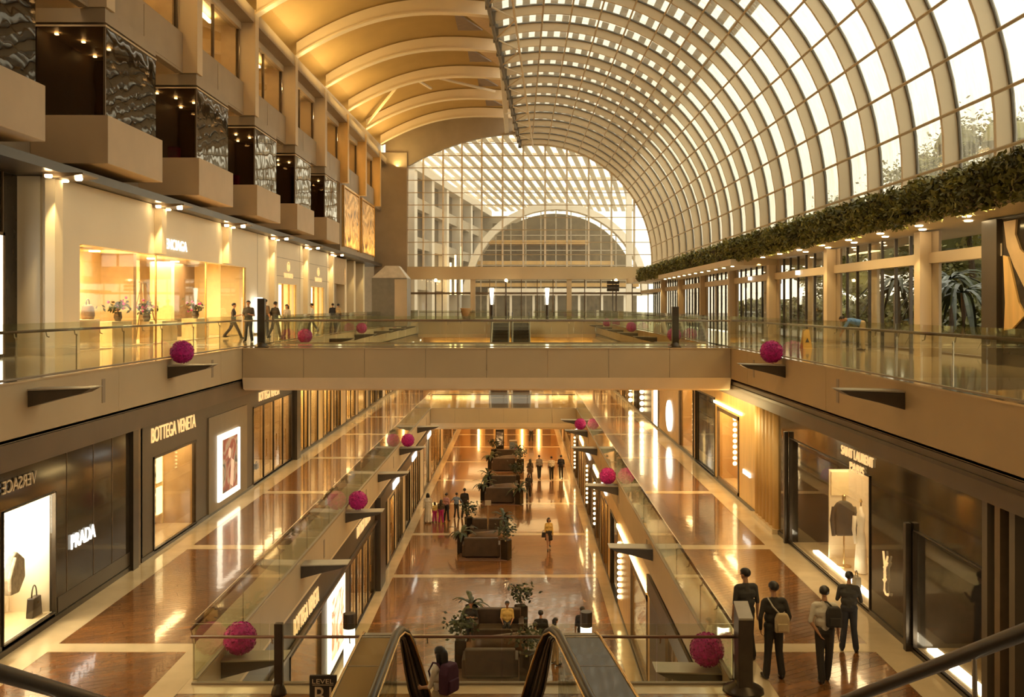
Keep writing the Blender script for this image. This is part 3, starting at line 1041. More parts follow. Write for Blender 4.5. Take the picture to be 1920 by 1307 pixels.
# tan portal beyond the white wall
MB().box(SL - .4, SL, 73.3, 79.5, 3.3, 5.4).build('wall_left', 'display_tan', label='tan bulkhead beyond the white shop wall', kind='structure')
MB().box(SL - 1.6, SL - 1.4, 73.3, 97, 0, 5.5).build('wall_left', 'clad_grey', label='grey wall of the far upper shops', kind='structure')
for y in (79.6, 84, 89):
    MB().box(SL - .8, SL - .1, y, y + .9, 0, 5.5).build('column', 'plaster_cream', label='pale column beyond the tan bulkhead, %s one' % {79.6: 'nearest', 84: 'middle', 89: 'farthest'}[y], cat='column', kind='structure')
    lamp('pilaster_spot', 'SPOT', (SL + .3, y - .6, 5.2), 120, WARM, rot=(R(12), 0, 0), spot=R(55))

# ---- dark glass shop nearer than the white wall, with its lit window at the frame edge
ds = thing('shop_facade', 'dark mirror glass upper shop facade left of the white wall', 'shop front', (-15.3, 24, 0))
MB().box(-15.4, -15.3, 12, 29.3, 0, 5.5).build('panel', 'black_gloss', ds)
for y in (20, 24.2, 28.4):
    MB().box(-15.3, -15.24, y - .03, y + .03, 0, 5.5).build('joint', 'frame_bronze', ds)
MB().box(-15.3, -15.26, 22, 28.3, 3.0, 3.05).build('joint', 'frame_bronze', ds)
lb = thing('light_box', 'tall bright white shop window panel at the upper left corner', 'shop window', (-15.2, 27.2, .1))
MB().box(-15.29, -15.2, 26.2, 28.3, .1, 3.6).build('screen', 'letter_white', lb)
MB().box(-15.29, -15.18, 26.1, 26.2, .1, 3.7).box(-15.29, -15.18, 28.3, 28.4, .1, 3.7).box(-15.29, -15.18, 26.1, 28.4, 3.6, 3.7).build('frame', 'frame_bronze', lb)
MB().lathe(-15.15, 27.6, [(.18, .1), (.05, .25), (.05, 1.0), (.12, 1.5), (.22, 1.9), (.14, 2.1), (.03, 2.12)], 10).build('vase', 'display_tan', lb, smooth=True)

# ================================================================== RIGHT UPPER WALL of glass doors
RCY = [11.7 + 8.7 * k for k in range(10)]     # 29.1, 37.8 ...
rw = thing('door_2', 'long run of glass doors and fixed glazing behind the right upper walkway', None, (SR, 50, 0), kind='structure')
MB().box(SR + .25, SR + .55, 8, 97, 2.8, 3.12).build('transom', 'steel_beige', rw)
for i, y in enumerate(RCY[:-1]):
    if y < 25: continue
    c = MB().box(SR - .02, SR + .33, y - .22, y + .22, 0, 3.75).build('column', 'steel_beige', label=ORD[i - 2] + ' square column of the glazed right wall counted from the viewer', cat='column', kind='structure')
    MB().box(SR + .34, SR + .42, y - .7, y + .7, 0, 3.75).build('column_casing', 'clad_grey', rw)
    pos = [1.5, 2.7, 3.9, 5.1, 6.3, 7.4]
    for j, p in enumerate(pos):
        MB().box(SR + .36, SR + .46, y + p - .035, y + p + .035, 0, 3.75).build('mullion', 'frame_dark', rw)
        if j < 5:
            grey = (i + j) % 4 == 1
            MB().box(SR + .40, SR + .412, y + p + .04, y + pos[j + 1] - .04, .05, 2.8).build('pane', 'glass_shop', rw)
            MB().box(SR + .40, SR + .412, y + p + .04, y + pos[j + 1] - .04, 3.12, 3.75).build('pane', 'glass_shop', rw)
            if grey:
                MB().box(SR + .6, SR + .7, y + p - .2, y + p + .5, .02, 3.7).build('jamb_panel', 'white_ext', rw)
    MB().box(SR + .42, SR + .48, y + 2.9, y + 2.95, .8, 1.9).box(SR + .42, SR + .48, y + 4.1, y + 4.15, .8, 1.9).build('door_handle', 'steel', rw)
    for zz in (3.0,):
        MB().lathe(SR + .2, y + 4.4, [(.13, 2.9), (.13, 3.08)], 10).build('round_sign', 'letter_white', rw) if i in (3, 4) else None
    lamp('column_spot', 'SPOT', (SR - .55, y - .45, 3.7), 110, WARM, rot=(R(14), R(-6), 0), spot=R(60))
# grey stone infill and big dark poster nearest the viewer
MB().box(SR + .3, SR + .5, 8, 24.6, 0, 3.75).build('wall_right', 'clad_dark', label='dark wall panel carrying the large scarf poster', kind='structure')
MB().box(SR + .15, SR + .45, 24.6, 25.4, 0, 3.75).build('wall_right', 'clad_dark', label='grey return beside the large scarf poster', kind='structure')
po = thing('poster', 'huge dark poster of a folded golden scarf on the right upper wall', 'poster', (SR + .25, 22.5, .2))
MB().box(SR + .24, SR + .29, 19.5, 24.5, .3, 3.7).build('print', 'black_gloss', po)
MB().prism([(24.3, 3.65), (23.7, 3.65), (23.75, 3.3), (23.5, 2.9), (22.9, 2.55), (22.5, 2.4), (22.9, 2.0), (23.3, 1.95), (23.8, 2.5), (24.15, 3.0)], 'x', SR + .18, SR + .235).build('scarf_fold', 'display_tan', po)
MB().prism([(24.35, 2.8), (24.1, 2.75), (23.9, 2.3), (23.6, 1.6), (23.3, 1.3), (23.9, .95), (24.3, .9), (24.25, 1.6)], 'x', SR + .19, SR + .238).build('scarf_fold', 'gold_wall', po)
MB().prism([(22.9, 1.9), (22.2, 1.8), (21.8, 1.2), (22.5, 1.2)], 'x', SR + .19, SR + .238).build('scarf_fold', 'display_tan', po)
# canopy soffit, planter with the hanging hedge
MB().box(10.9, SR + 2.6, -6, 97, 3.8, 4.3).build('ceiling', 'fascia', label='soffit of the flat canopy over the right upper walkway', kind='structure')
MB().box(10.75, 11.25, 8, 86, 3.95, 4.75).build('trim_13', 'soil', label='planter edge of the canopy under the hanging hedge', kind='structure')
MB().box(10.9, SR + 2.6, 46.2, 46.3, 3.5, 3.8).build('trim_14', 'fascia', label='downstand across the canopy soffit', kind='structure')
hm = MB()
rnd = random.Random(3)
for _ in range(16000):
    y = rnd.uniform(8, 86) if rnd.random() < .6 else rnd.uniform(18, 50)
    f = rnd.random()
    z = 3.72 + 1.18 * f + .18 * noise.noise((y * .8, 0, 1))
    x = 10.72 - rnd.random() * .22 * (1 - abs(f - .5)) - .12 * noise.noise((y * .9, f * 2, 0))
    if f > .93: x = rnd.uniform(10.6, 11.3)
    s = rnd.uniform(.05, .12)
    a, b = Vector((rnd.uniform(-1, 1), rnd.uniform(-1, 1), rnd.uniform(-1, 1))).normalized(), Vector((rnd.uniform(-1, 1), rnd.uniform(-1, 1), rnd.uniform(-1, 1))).normalized()
    c = Vector((x, y, z))
    hm.add([c - a * s, c + b * s * .6, c + a * s, c - b * s * .6], [(0, 1, 2, 3)])
hm.build('hedge', 'leaf', label='long trailing green hedge along the canopy edge below the glass vault', cat='hedge', kind='stuff')
# lower entrance canopy
ec = thing('canopy', 'pale flat entrance canopy with a row of small lights over the far right doors', 'canopy', (11.2, 59, 3.5))
MB().box(10.35, SR, 46.8, 71, 3.52, 3.82).build('slab', 'plaster', ec)
for i in range(12):
    MB().lathe(10.7, 48 + 2 * i, [(.08, 3.49), (.08, 3.52)], 8).build('downlight', 'lamp_spot', ec)
for j, x in enumerate((11.35, 12.0)):
    for i in range(8 - 2 * j):
        y = 24.3 + 2.9 * i + 1.3 * j
        d = MB().lathe(x, y, [(.09, 3.77), (.11, 3.78), (.11, 3.80)], 10).build('downlight', 'lamp_spot', label='%s round downlight from the viewer in the %s row of the right canopy soffit' % (ORD[i], ('inner', 'outer')[j]), cat='downlight', group='downlights in the right canopy soffit')
for y in (24, 32, 40):
    lamp('canopy_lamp', 'AREA', (10.9, y, 3.7), 60, WARM, .5, 5)

# ================================================================== OUTSIDE
MB().box(14.6, 120, -30, 240, -.4, -.06).build('ground', 'paving', label='pale paving outside the right glass doors', kind='structure')
MB().box(-40, 14.5, 104.5, 240, -.4, -.06).build('ground', 'paving', label='pale paving outside the glazed end wall', kind='structure')
def tree(x, y, h, rad, name='tree', label='', seed=0, n=9000, leaf='leaf_tree'):
    r = random.Random(seed)
    t = thing(name, label, 'tree', (x, y, -.06))
    MB().tube([(x, y, -.06), (x + .1, y, h * .25), (x - .1, y + .1, h * .5)], [.22, .17, .1], 8).build('trunk', 'bark', t)
    mb = MB()
    cl = []
    for _ in range(26):
        while True:
            v = Vector((r.uniform(-1, 1), r.uniform(-1, 1), r.uniform(-1, 1)))
            if v.length < 1: break
        cl.append(Vector((x + v.x * rad, y + v.y * rad, h * .58 + v.z * h * .42)))
    for i in range(n):
        c = cl[i % 26] + Vector((r.gauss(0, .38), r.gauss(0, .38), r.gauss(0, .34))) * rad * .5
        a = Vector((r.uniform(-1, 1), r.uniform(-1, 1), r.uniform(-.6, .6))).normalized()
        b = Vector((r.uniform(-1, 1), r.uniform(-1, 1), r.uniform(-1, 1))).normalized()
        s = r.uniform(.07, .16)
        mb.add([c - a * s, c + b * s * .6, c + a * s, c - b * s * .6], [(0, 1, 2, 3)])
    for c in cl[:14]:
        mb.ball(c, rad * .42, 8, s=(1, 1, .8))
    mb.build('crown', leaf, t, kind='stuff')
    return t


tl = ['tall bushy tree outside the vault behind the nearest panes', 'broad tree outside the vault beside the nearest one', 'pale tree outside the vault above the hedge middle',
      'slim tree outside behind the glass doors', 'rounded tree outside the right glass doors', 'far tree outside above the hedge end', 'dense tree outside beyond the scarf poster wall', 'low wide tree outside near the nearest panes']
for i, (x, y, h, rd) in enumerate([(21.5, 37, 10.6, 2.7), (21, 44.5, 10.2, 2.6), (22, 52, 10.3, 2.6), (18.5, 31, 7.0, 2.0), (20, 24, 8.5, 2.4), (22, 66, 8.5, 2.6), (27.5, 39, 11.5, 3.0), (28, 48, 11.0, 3.2)]):
    tree(x, y, h, rd, label=tl[i], seed=i + 2)


def palm(x, y, h, label, seed, n=12, fl=1.6, base=-.06, name='palm'):
    r = random.Random(seed)
    t = thing(name, label, 'palm', (x, y, base))
    MB().tube([(x, y, base), (x + .05, y, base + h * .5), (x, y, base + h)], [.12, .09, .07], 8).build('trunk', 'bark', t)
    for i in range(n):
        a = 2 * pi * i / n + r.uniform(-.2, .2)
        el = r.uniform(.1, 1.0)
        mb = MB()
        d = Vector((cos(a), sin(a), 0)); s = Vector((-sin(a), cos(a), 0))
        prev = None
        for k in range(7):
            u = k / 6
            p = Vector((x, y, base + h)) + d * fl * u + Vector((0, 0, fl * (el * u - 1.1 * u * u)))
            w = .05 * fl * sin(pi * min(1, u * .9 + .08)) + .01
            cur = (p - s * w - Vector((0, 0, w * .3)), p, p + s * w - Vector((0, 0, w * .3)))
            if prev:
                mb.quad(prev[0], prev[1], cur[1], cur[0])
                mb.quad(prev[1], prev[2], cur[2], cur[1])
            prev = cur
        mb.build('frond', 'leaf_dark', t)
    return t


for i, (x, y, h) in enumerate([(15.5, 33.5, 1.6), (16.9, 37.5, 2.2), (15.8, 28.6, 1.7), (17.0, 43, 2.0)]):
    palm(x, y, h, base=.4, n=24, label='outdoor palm with arching fronds seen through the glass doors, %s from the viewer' % ORD[[1, 2, 0, 3][i]], seed=i, fl=2.0)
pl = thing('planter_wall', 'low pale planter wall outside the right glass doors', 'planter', (15, 35, -.06))
MB().box(14.7, 15.0, 25, 46, -.06, .5).build('kerb', 'white_ext', pl)
MB().box(15.0, 18, 25, 46, -.06, .4).build('bed', 'soil', pl)
lbx = thing('light_box', 'square glowing lantern box hanging outside the far right doors', 'lamp', (13.95, 51, 1.9))
MB().box(13.6, 14.3, 50.3, 51.7, 1.9, 2.7).build('shade', 'letter_white', lbx)
MB().tube([(13.95, 51, 2.7), (13.95, 51, 3.8)], .03, 6).build('hanger', 'frame_dark', lbx)

bush = MB()
rb = random.Random(11)
for _ in range(9000):
    y = rb.uniform(22, 84)
    c = Vector((19.5 + rb.gauss(0, .45), y, rb.uniform(.0, 2.0) + .8 * noise.noise((y * .35, 1, 0))))
    a = Vector((rb.uniform(-1, 1), rb.uniform(-1, 1), rb.uniform(-1, 1))).normalized(); b = a.orthogonal().normalized()
    s = rb.uniform(.12, .28)
    bush.add([c - a * s, c + b * s * .6, c + a * s, c - b * s * .6], [(0, 1, 2, 3)])
bush.box(19.3, 20.0, 22, 84, -.06, 1.7)
bush.build('hedge', 'leaf', label='bushy planting outside beyond the right glass doors', cat='hedge', kind='stuff')
# sunscreen slats above the vault (outside)
ss = thing('sunscreen', 'slatted white sunscreen carried outside above the glass vault', 'sunscreen', (0, 58, 18), kind='structure')
for k in range(17):
    ph = .80 + .062 * k
    for y0, y1 in ((16, 57.5), (58.5, 99)):
        vs = []
        for r0 in (VR + 1.0, VR + 1.16):
            for dp in (-.016, .016):
                for y in (y0, y1):
                    vs.append(vp(r0, ph + dp, y))
        MB().add(vs, [(0, 1, 3, 2), (4, 6, 7, 5), (0, 4, 5, 1), (2, 3, 7, 6), (0, 2, 6, 4), (1, 5, 7, 3)]).build('slat', 'white_ext', ss)
for y in RIBY[::4]:
    arc_band(VR + .85, VR + .98, y - .04, y + .04, .78, 1.8, 8).build('stay', 'white_ext', ss)

# louvre roof of the next hall, seen through the end wall
lr = thing('louvre_roof', 'sloping white louvre roof outside beyond the end wall', 'roof', (-2, 125, 19), kind='structure')
ang = R(-9)
for k in range(20):
    ox = -16 + 1.35 * k
    c, s = cos(ang), sin(ang)
    vs = []
    for z in (0, .18):
        for dx in (-.34, .34):
            for dy in (0, 62):
                X = ox + dx * c - dy * s; Y = 103 + dx * s + dy * c
                vs.append((X, Y, 21.2 - .055 * dy + z - .12 * k * 0))
    MB().add(vs, [(0, 1, 3, 2), (4, 6, 7, 5), (0, 4, 5, 1), (2, 3, 7, 6), (0, 2, 6, 4), (1, 5, 7, 3)]).build('slat', 'white_ext', lr)
for k in range(8):
    Y = 105 + 8 * k
    MB().box(-16 + 1.2 * k, 11 + 1.2 * k, Y - .25, Y + .25, 21.35 - .45 * k, 21.75 - .45 * k).build('cross_beam', 'steel_beige', lr)
for x in (-15, 12):
    MB().box(x - .3, x + .3, 104, 104.6, -.06, 21).build('post', 'white_ext', lr)
# pale building along the left outside with window openings
bd = thing('building', 'pale building with glazed bays outside beyond the left of the end wall', 'building', (-12, 125, 0))


def rot_box(x0, x1, u0, u1, z0, z1, nm, m):
    """box along a wall that runs back from (-11.6, 103) and turns slightly to the right"""
    c, s_ = cos(R(-7)), sin(R(-7))
    mb = MB().box(x0, x1, u0, u1, z0, z1)
    mb.v = [(-11.6 + p[0] * c - p[1] * s_, 104.5 + p[0] * s_ + p[1] * c, p[2]) for p in mb.v]
    return mb.build(nm, m, bd)


for i in range(6):
    y = 9 * i
    rot_box(-3, .3, y, y + 1.4, -.06, 17, 'pier', 'white_ext')
    for z in (3.4, 8.0, 12.4):
        rot_box(-3, 0, y + 1.4, y + 9, z, z + 1.3, 'band', 'ext_wall')
        rot_box(-.9, -.8, y + 1.4, y + 9, z + 1.3, z + 4.6, 'window', 'glass_dark')
        rot_box(-.8, -.7, y + 4.5, y + 4.7, z + 1.3, z + 4.6, 'mullion', 'white_ext')
rot_box(-8, -1.2, -.3, 55, -.06, 17, 'wall', 'ext_wall')
rot_box(-3, .5, 0, 55, 16.4, 17.3, 'parapet', 'white_ext')
rot_box(-3, 5.5, 54, 55, -.06, 16.4, 'return_wall', 'ext_wall')
for z in (5, 9, 13):
    rot_box(.8, 2.4, 53.9, 54, z, z + 2.2, 'window', 'ext_dark')
    rot_box(3.2, 4.8, 53.9, 54, z, z + 2.2, 'window', 'ext_dark')
# next glazed hall: an arched front with gold-lit floors behind
hh = thing('building', 'arched glazed hall with golden interior outside beyond the end wall', 'building', (5.5, 128, 0))
hx, hz, hr = 5.0, 3.0, 11.4
for a0 in range(0, 20):
    pass
vs, fs = [], []
for i in range(25):
    p = pi * i / 24
    for rr in (hr, hr + .9):
        for y in (127, 129):
            vs.append((hx + rr * cos(p), y, hz + rr * sin(p)))
for i in range(24):
    b = 4 * i
    for q in ((0, 1), (1, 3), (3, 2), (2, 0)):
        fs.append((b + q[0], b + q[1], b + 4 + q[1], b + 4 + q[0]))
MB().add(vs, fs).build('arch_rim', 'white_ext', hh)
pts = [(hx + hr * cos(pi * i / 24), hz + hr * sin(pi * i / 24)) for i in range(25)]
MB().prism([(hx + hr, -.06)] + pts + [(hx - hr, -.06)], 'y', 133, 133.4).build('back_wall', 'ext_dark', hh)
for i, z in enumerate((4.2, 7.2, 10)):
    w = sqrt(max(.1, hr ** 2 - (z - hz) ** 2))
    MB().box(hx - w, hx + w * (1 - .25 * i), 130, 133, z, z + .5).build('floor_band', 'gold_wall', hh)
for x in range(-5, 16, 2):
    w2 = hr ** 2 - (x - hx) ** 2
    if w2 > 1: MB().box(x - .06, x + .06, 127.8, 128, 0, hz + sqrt(w2)).build('mullion', 'ext_wall', hh)
for z in (3, 5, 7, 9, 11):
    w = sqrt(max(.1, hr ** 2 - (z - hz) ** 2))
    MB().box(hx - w, hx + w, 127.8, 127.9, z - .05, z + .05).build('rail', 'ext_wall', hh)
MB().box(-4, 16, 126, 127, 3.0, 3.9).build('canopy_band', 'white_ext', hh)
for x in range(-4, 17, 3):
    MB().box(x - .15, x + .15, 126.3, 126.6, -.06, 3).build('post', 'white_ext', hh)
for i, x in enumerate((-8.6, -8.0, -7.2)):
    MB().box(x, x + .22, 120, 120.2, 3.0, 7.0 + i).build('lit_panel', 'lamp_gold', bd)

# ================================================================== GLASS RAILINGS
def railing_y(name, label, X, z, y0, y1, step, rail_side, skip=None, hz=.95, top=1.12, post=True):
    root = thing(name, label, 'railing', (X, (y0 + y1) / 2, z))
    n = max(1, round((y1 - y0) / step))
    st = (y1 - y0) / n
    pn = MB().box(X - .008, X + .008, y0 + .012, y0 + st - .012, z + .02, z + top).build('glass_panel', 'glass', root)
    br = MB().tube([(X, y0, z + hz - .14), (X + rail_side * .05, y0, z + hz - .12), (X + rail_side * .07, y0, z + hz - .02)], .012, 6).build('rail_bracket', 'steel', root)
    pt = MB().box(X + rail_side * .012, X + rail_side * .03, y0 - .015, y0 + .015, z, z + hz - .1).build('stanchion', 'steel', root)
    for i in range(1, n):
        dup(pn, dy=i * st)
        dup(br, dy=i * st)
        if i % 2 == 0: dup(pt, dy=i * st)
    MB().tube([(X + rail_side * .07, y0, z + hz), (X + rail_side * .07, y1, z + hz)], .03, 8).build('handrail', 'handrail', root, smooth=True)
    MB().box(X - .04, X + .04, y0, y1, z, z + .03).build('shoe', 'clad_grey', root)
    return root


def railing_x(name, label, Y, z, x0, x1, step, rail_side, hz=.95, top=1.12):
    root = thing(name, label, 'railing', ((x0 + x1) / 2, Y, z))
    n = max(1, round((x1 - x0) / step))
    st = (x1 - x0) / n
    pn = MB().box(x0 + .012, x0 + st - .012, Y - .008, Y + .008, z + .02, z + top).build('glass_panel', 'glass', root)
    br = MB().tube([(x0 + .06, Y, z + hz - .14), (x0 + .06, Y + rail_side * .05, z + hz - .12), (x0 + .06, Y + rail_side * .07, z + hz - .02)], .012, 6).build('rail_bracket', 'steel', root)
    for i in range(1, n):
        dup(pn, dx=i * st)
        dup(br, dx=i * st)
    MB().tube([(x0, Y + rail_side * .07, z + hz), (x1, Y + rail_side * .07, z + hz)], .03, 8).build('handrail', 'handrail', root, smooth=True)
    MB().box(x0, x1, Y - .04, Y + .04, z, z + .04).build('shoe', 'clad_grey', root)
    return root


railing_y('glass_railing', 'glass balustrade with brown handrail along the near left upper deck', UL + .02, .035, 14, 35.0, 1.28, -1)
railing_y('glass_railing', 'glass balustrade with brown handrail along the near right upper deck', UR - .02, .035, 12, 35.0, 1.28, 1)
railing_y('glass_railing', 'glass balustrade along the left upper deck beyond the near bridge', UL + .02, .035, 39.5, 96, 2.6, -1)
railing_y('glass_railing', 'glass balustrade along the right upper deck beyond the near bridge', UR - .02, .035, 39.5, 96, 2.6, 1)
railing_x('glass_railing', 'glass balustrade on the viewer side of the near upper bridge', 35.1, .03, UL, UR, 1.5, 1)
railing_x('glass_railing', 'glass balustrade on the far side of the near upper bridge', 39.3, .0, UL + .1, UR - .1, 2.5, -1)
railing_x('glass_railing', 'glass balustrade of the end landing left of the far escalators', 96.3, .0, UL + .1, -2.9, 2.5, 1)
railing_x('glass_railing', 'glass balustrade of the end landing right of the far escalators', 96.3, .0, 1.5, UR - .1, 2.5, 1)
railing_y('glass_railing', 'long glass balustrade along the left middle walkway above the brass shop signs', ML + .02, ZM + .035, 17.9, 65.8, 1.6, -1)
railing_y('glass_railing', 'long glass balustrade along the right middle walkway beside the four men', MR - .02, ZM + .035, 17.9, 65.8, 1.6, 1)
railing_x('glass_railing', 'glass balustrade of the middle bridge far below the near upper bridge', 66, ZM, ML + .1, MR - .1, 1.7, 1)
railing_x('glass_railing', 'near glass balustrade with dark red handrail across the landing behind both escalator hoods', 17.8, ZM, ML, MR, 1.44, -1, hz=.9)
# dark end posts
for nm, x, y, z, w, d, h in (('dark slab post at the left end of the near upper bridge', -9.42, 35.2, 0, .27, .2, 1.8), ('dark slab post at the right end of the near upper bridge', 5.75, 35.2, 0, .24, .2, 1.5),
                             ('dark post standing at the near rail beside the level sign', -4.33, 17.35, ZM, .15, .12, 1.28), ('dark slanted post standing at the near rail beside the four men', 4.1, 17.5, ZM, .26, .4, 1.45)):
    p = thing('rail_post', nm, 'post', (x, y, z))
    if h == 1.45:
        MB().prism([(y - d / 2, z), (y + d / 2, z), (y + d / 2, z + h + .08), (y - d / 2, z + h - .1)], 'x', x - w / 2, x + w / 2).build('shaft', 'frame_dark', p, bevel=.012)
        MB().prism([(y - d / 2 - .01, z + h - .1), (y + d / 2 + .01, z + h + .085), (y + d / 2 + .01, z + h + .12), (y - d / 2 - .01, z + h - .065)], 'x', x - w / 2, x + w / 2).build('cap', 'shelf_top', p)
    else:
        MB().box(x - w / 2, x + w / 2, y - d / 2, y + d / 2, z, z + h).build('shaft', 'frame_dark', p, bevel=.012)
    MB().lathe(x, y, [(max(w, d) * .95, z), (max(w, d) * .9, z + .05), (w * .6, z + .16), (w * .45, z + .2)], 14).build('base', 'frame_dark', p, smooth=True)

# ================================================================== BRACKETS AND FLOWER BALLS
def bracket_mesh(sd):
    """wedge shelf: root at x=0, tip towards sd"""
    mb = MB()
    L = 1.28
    mb.prism([(0, -.10), (sd * L, -.06), (sd * L * .86, -.16), (sd * L * .4, -.30), (0, -.44)], 'y', -.26, .26)
    return mb


def bracket_proto(sd):
    p = thing('shelf_bracket', 'dark wedge bracket', 'bracket', (0, 0, 0))
    bracket_mesh(sd).build('wedge', 'shelf_dark', p, bevel=.012)
    MB().prism([(0, -.095), (sd * 1.30, -.055), (sd * 1.30, -.035), (0, -.06)], 'y', -.28, .28).build('top_plate', 'shelf_top', p)
    return p


def ball_mesh(seed):
    bm = bmesh.new()
    bmesh.ops.create_icosphere(bm, subdivisions=4, radius=.32)
    r = random.Random(seed)
    for v in bm.verts:
        n = v.co.normalized()
        q = noise.noise(n * 9 + Vector((seed, 0, 0))) + .6 * noise.noise(n * 19)
        v.co = n * (.315 + .022 * q)
    mb = MB()
    vs = [v.co.copy() for v in bm.verts]
    mb.add(vs, [tuple(v.index for v in f.verts) for f in bm.faces])
    # raised petals
    for i in range(420):
        n = Vector((r.gauss(0, 1), r.gauss(0, 1), r.gauss(0, 1))).normalized()
        a = n.orthogonal().normalized()
        a = (Matrix.Rotation(r.uniform(0, 6.28), 3, n) @ a)
        b = n.cross(a)
        c = n * .318
        s = .034
        mb.add([c - a * s * .3, c + b * s * .6 + n * .018, c + a * s + n * .026, c - b * s * .6 + n * .018], [(0, 1, 2, 3)])
    bm.free()
    return mb


protoL, protoR = bracket_proto(1), bracket_proto(-1)
bproto = None
UB = [20.0 + 8.2 * k for k in range(10)]
usedL = usedR = usedB = False


def put_bracket(sd, x, y, z, label, group, scale=None):
    global usedL, usedR
    pr = protoL if sd > 0 else protoR
    first = not (usedL if sd > 0 else usedR)
    if sd > 0: usedL = True
    else: usedR = True
    o = pr if first else tree_copy(pr)
    o.location = (x, y, z)
    o['label'] = label
    o['group'] = group


def put_ball(x, y, z, label):
    global bproto
    if bproto is None:
        bproto = ball_mesh(4).build('flower_ball', 'pink', label=label, cat='flower ball', group='pink flower balls')
        o = bproto
    else:
        o = bproto.copy()
        COL.objects.link(o)
    o.location = (x, y, z - .33)
    o.rotation_euler = (0, 0, random.uniform(0, 6))
    o['label'] = label


for k in range(9):
    for sd, X, nm in ((1, UL, 'left'), (-1, UR, 'right')):
        y = (19.95 if sd > 0 else 19.5) + (7.85 if sd > 0 else 8.6) * k
        if y > 34 and y < 40: y += 3.2
        if y > 94: continue
        put_bracket(sd, X, y, -.13, '%s dark wedge bracket counted from the viewer on the %s upper fascia' % (ORD[k], nm), 'wedge brackets on the upper fascias')
ML_B = [19.55, 27.0, 33.9, 42.0, 49.6, 58.2]
MR_B = [20.4, 29.4, 39.9, 50.0, 57.5, 63.5]
ML_B = [YS(p, ML) for p in (421, 568, 650, 710, 750, 783)]
MR_B = [YS(p, MR) for p in (1349, 1222, 1158, 1119, 1101, 1090)]
for k in range(6):
    put_bracket(1, ML, ML_B[k], ZM - .13, '%s dark wedge bracket counted from the viewer on the left middle fascia' % ORD[k], 'wedge brackets on the middle fascias')
    put_bracket(-1, MR, MR_B[k], ZM - .13, '%s dark wedge bracket counted from the viewer on the right middle fascia' % ORD[k], 'wedge brackets on the middle fascias')


def ball_px(px, py, X, dx, label, Z):
    Y = YS(px, X + dx)
    put_ball(X + dx, Y, Z, label)


by = {}
put_ball(UL + .33, 19.95 + 7.85, .17, 'magenta flower ball on the near left upper bracket before the bridge')
put_ball(UR - .34, 19.5 + 8.6, .16, 'magenta flower ball on the near right upper bracket before the bridge')
for i, k in enumerate((3, 5, 7)):
    y = 19.95 + 7.85 * k + (3.2 if 34 < 19.95 + 7.85 * k < 40 else 0)
    put_ball(UL + .4, y, .16, '%s magenta flower ball beyond the near bridge on the left upper fascia' % ORD[i])
for i, k in enumerate((3, 5, 7)):
    y = 19.5 + 8.6 * k
    put_ball(UR - .4, y, .16, '%s magenta flower ball beyond the near bridge on the right upper fascia' % ORD[i])
for i, k in enumerate((0, 2, 4)):
    put_ball(ML + (.32, .4, .4)[i], ML_B[k], ZM + .16, '%s magenta flower ball counted from the viewer along the left middle fascia' % ORD[i])
    put_ball(MR - (.25, .4, .4)[i], MR_B[k], ZM + .16, '%s magenta flower ball counted from the viewer along the right middle fascia' % ORD[i])
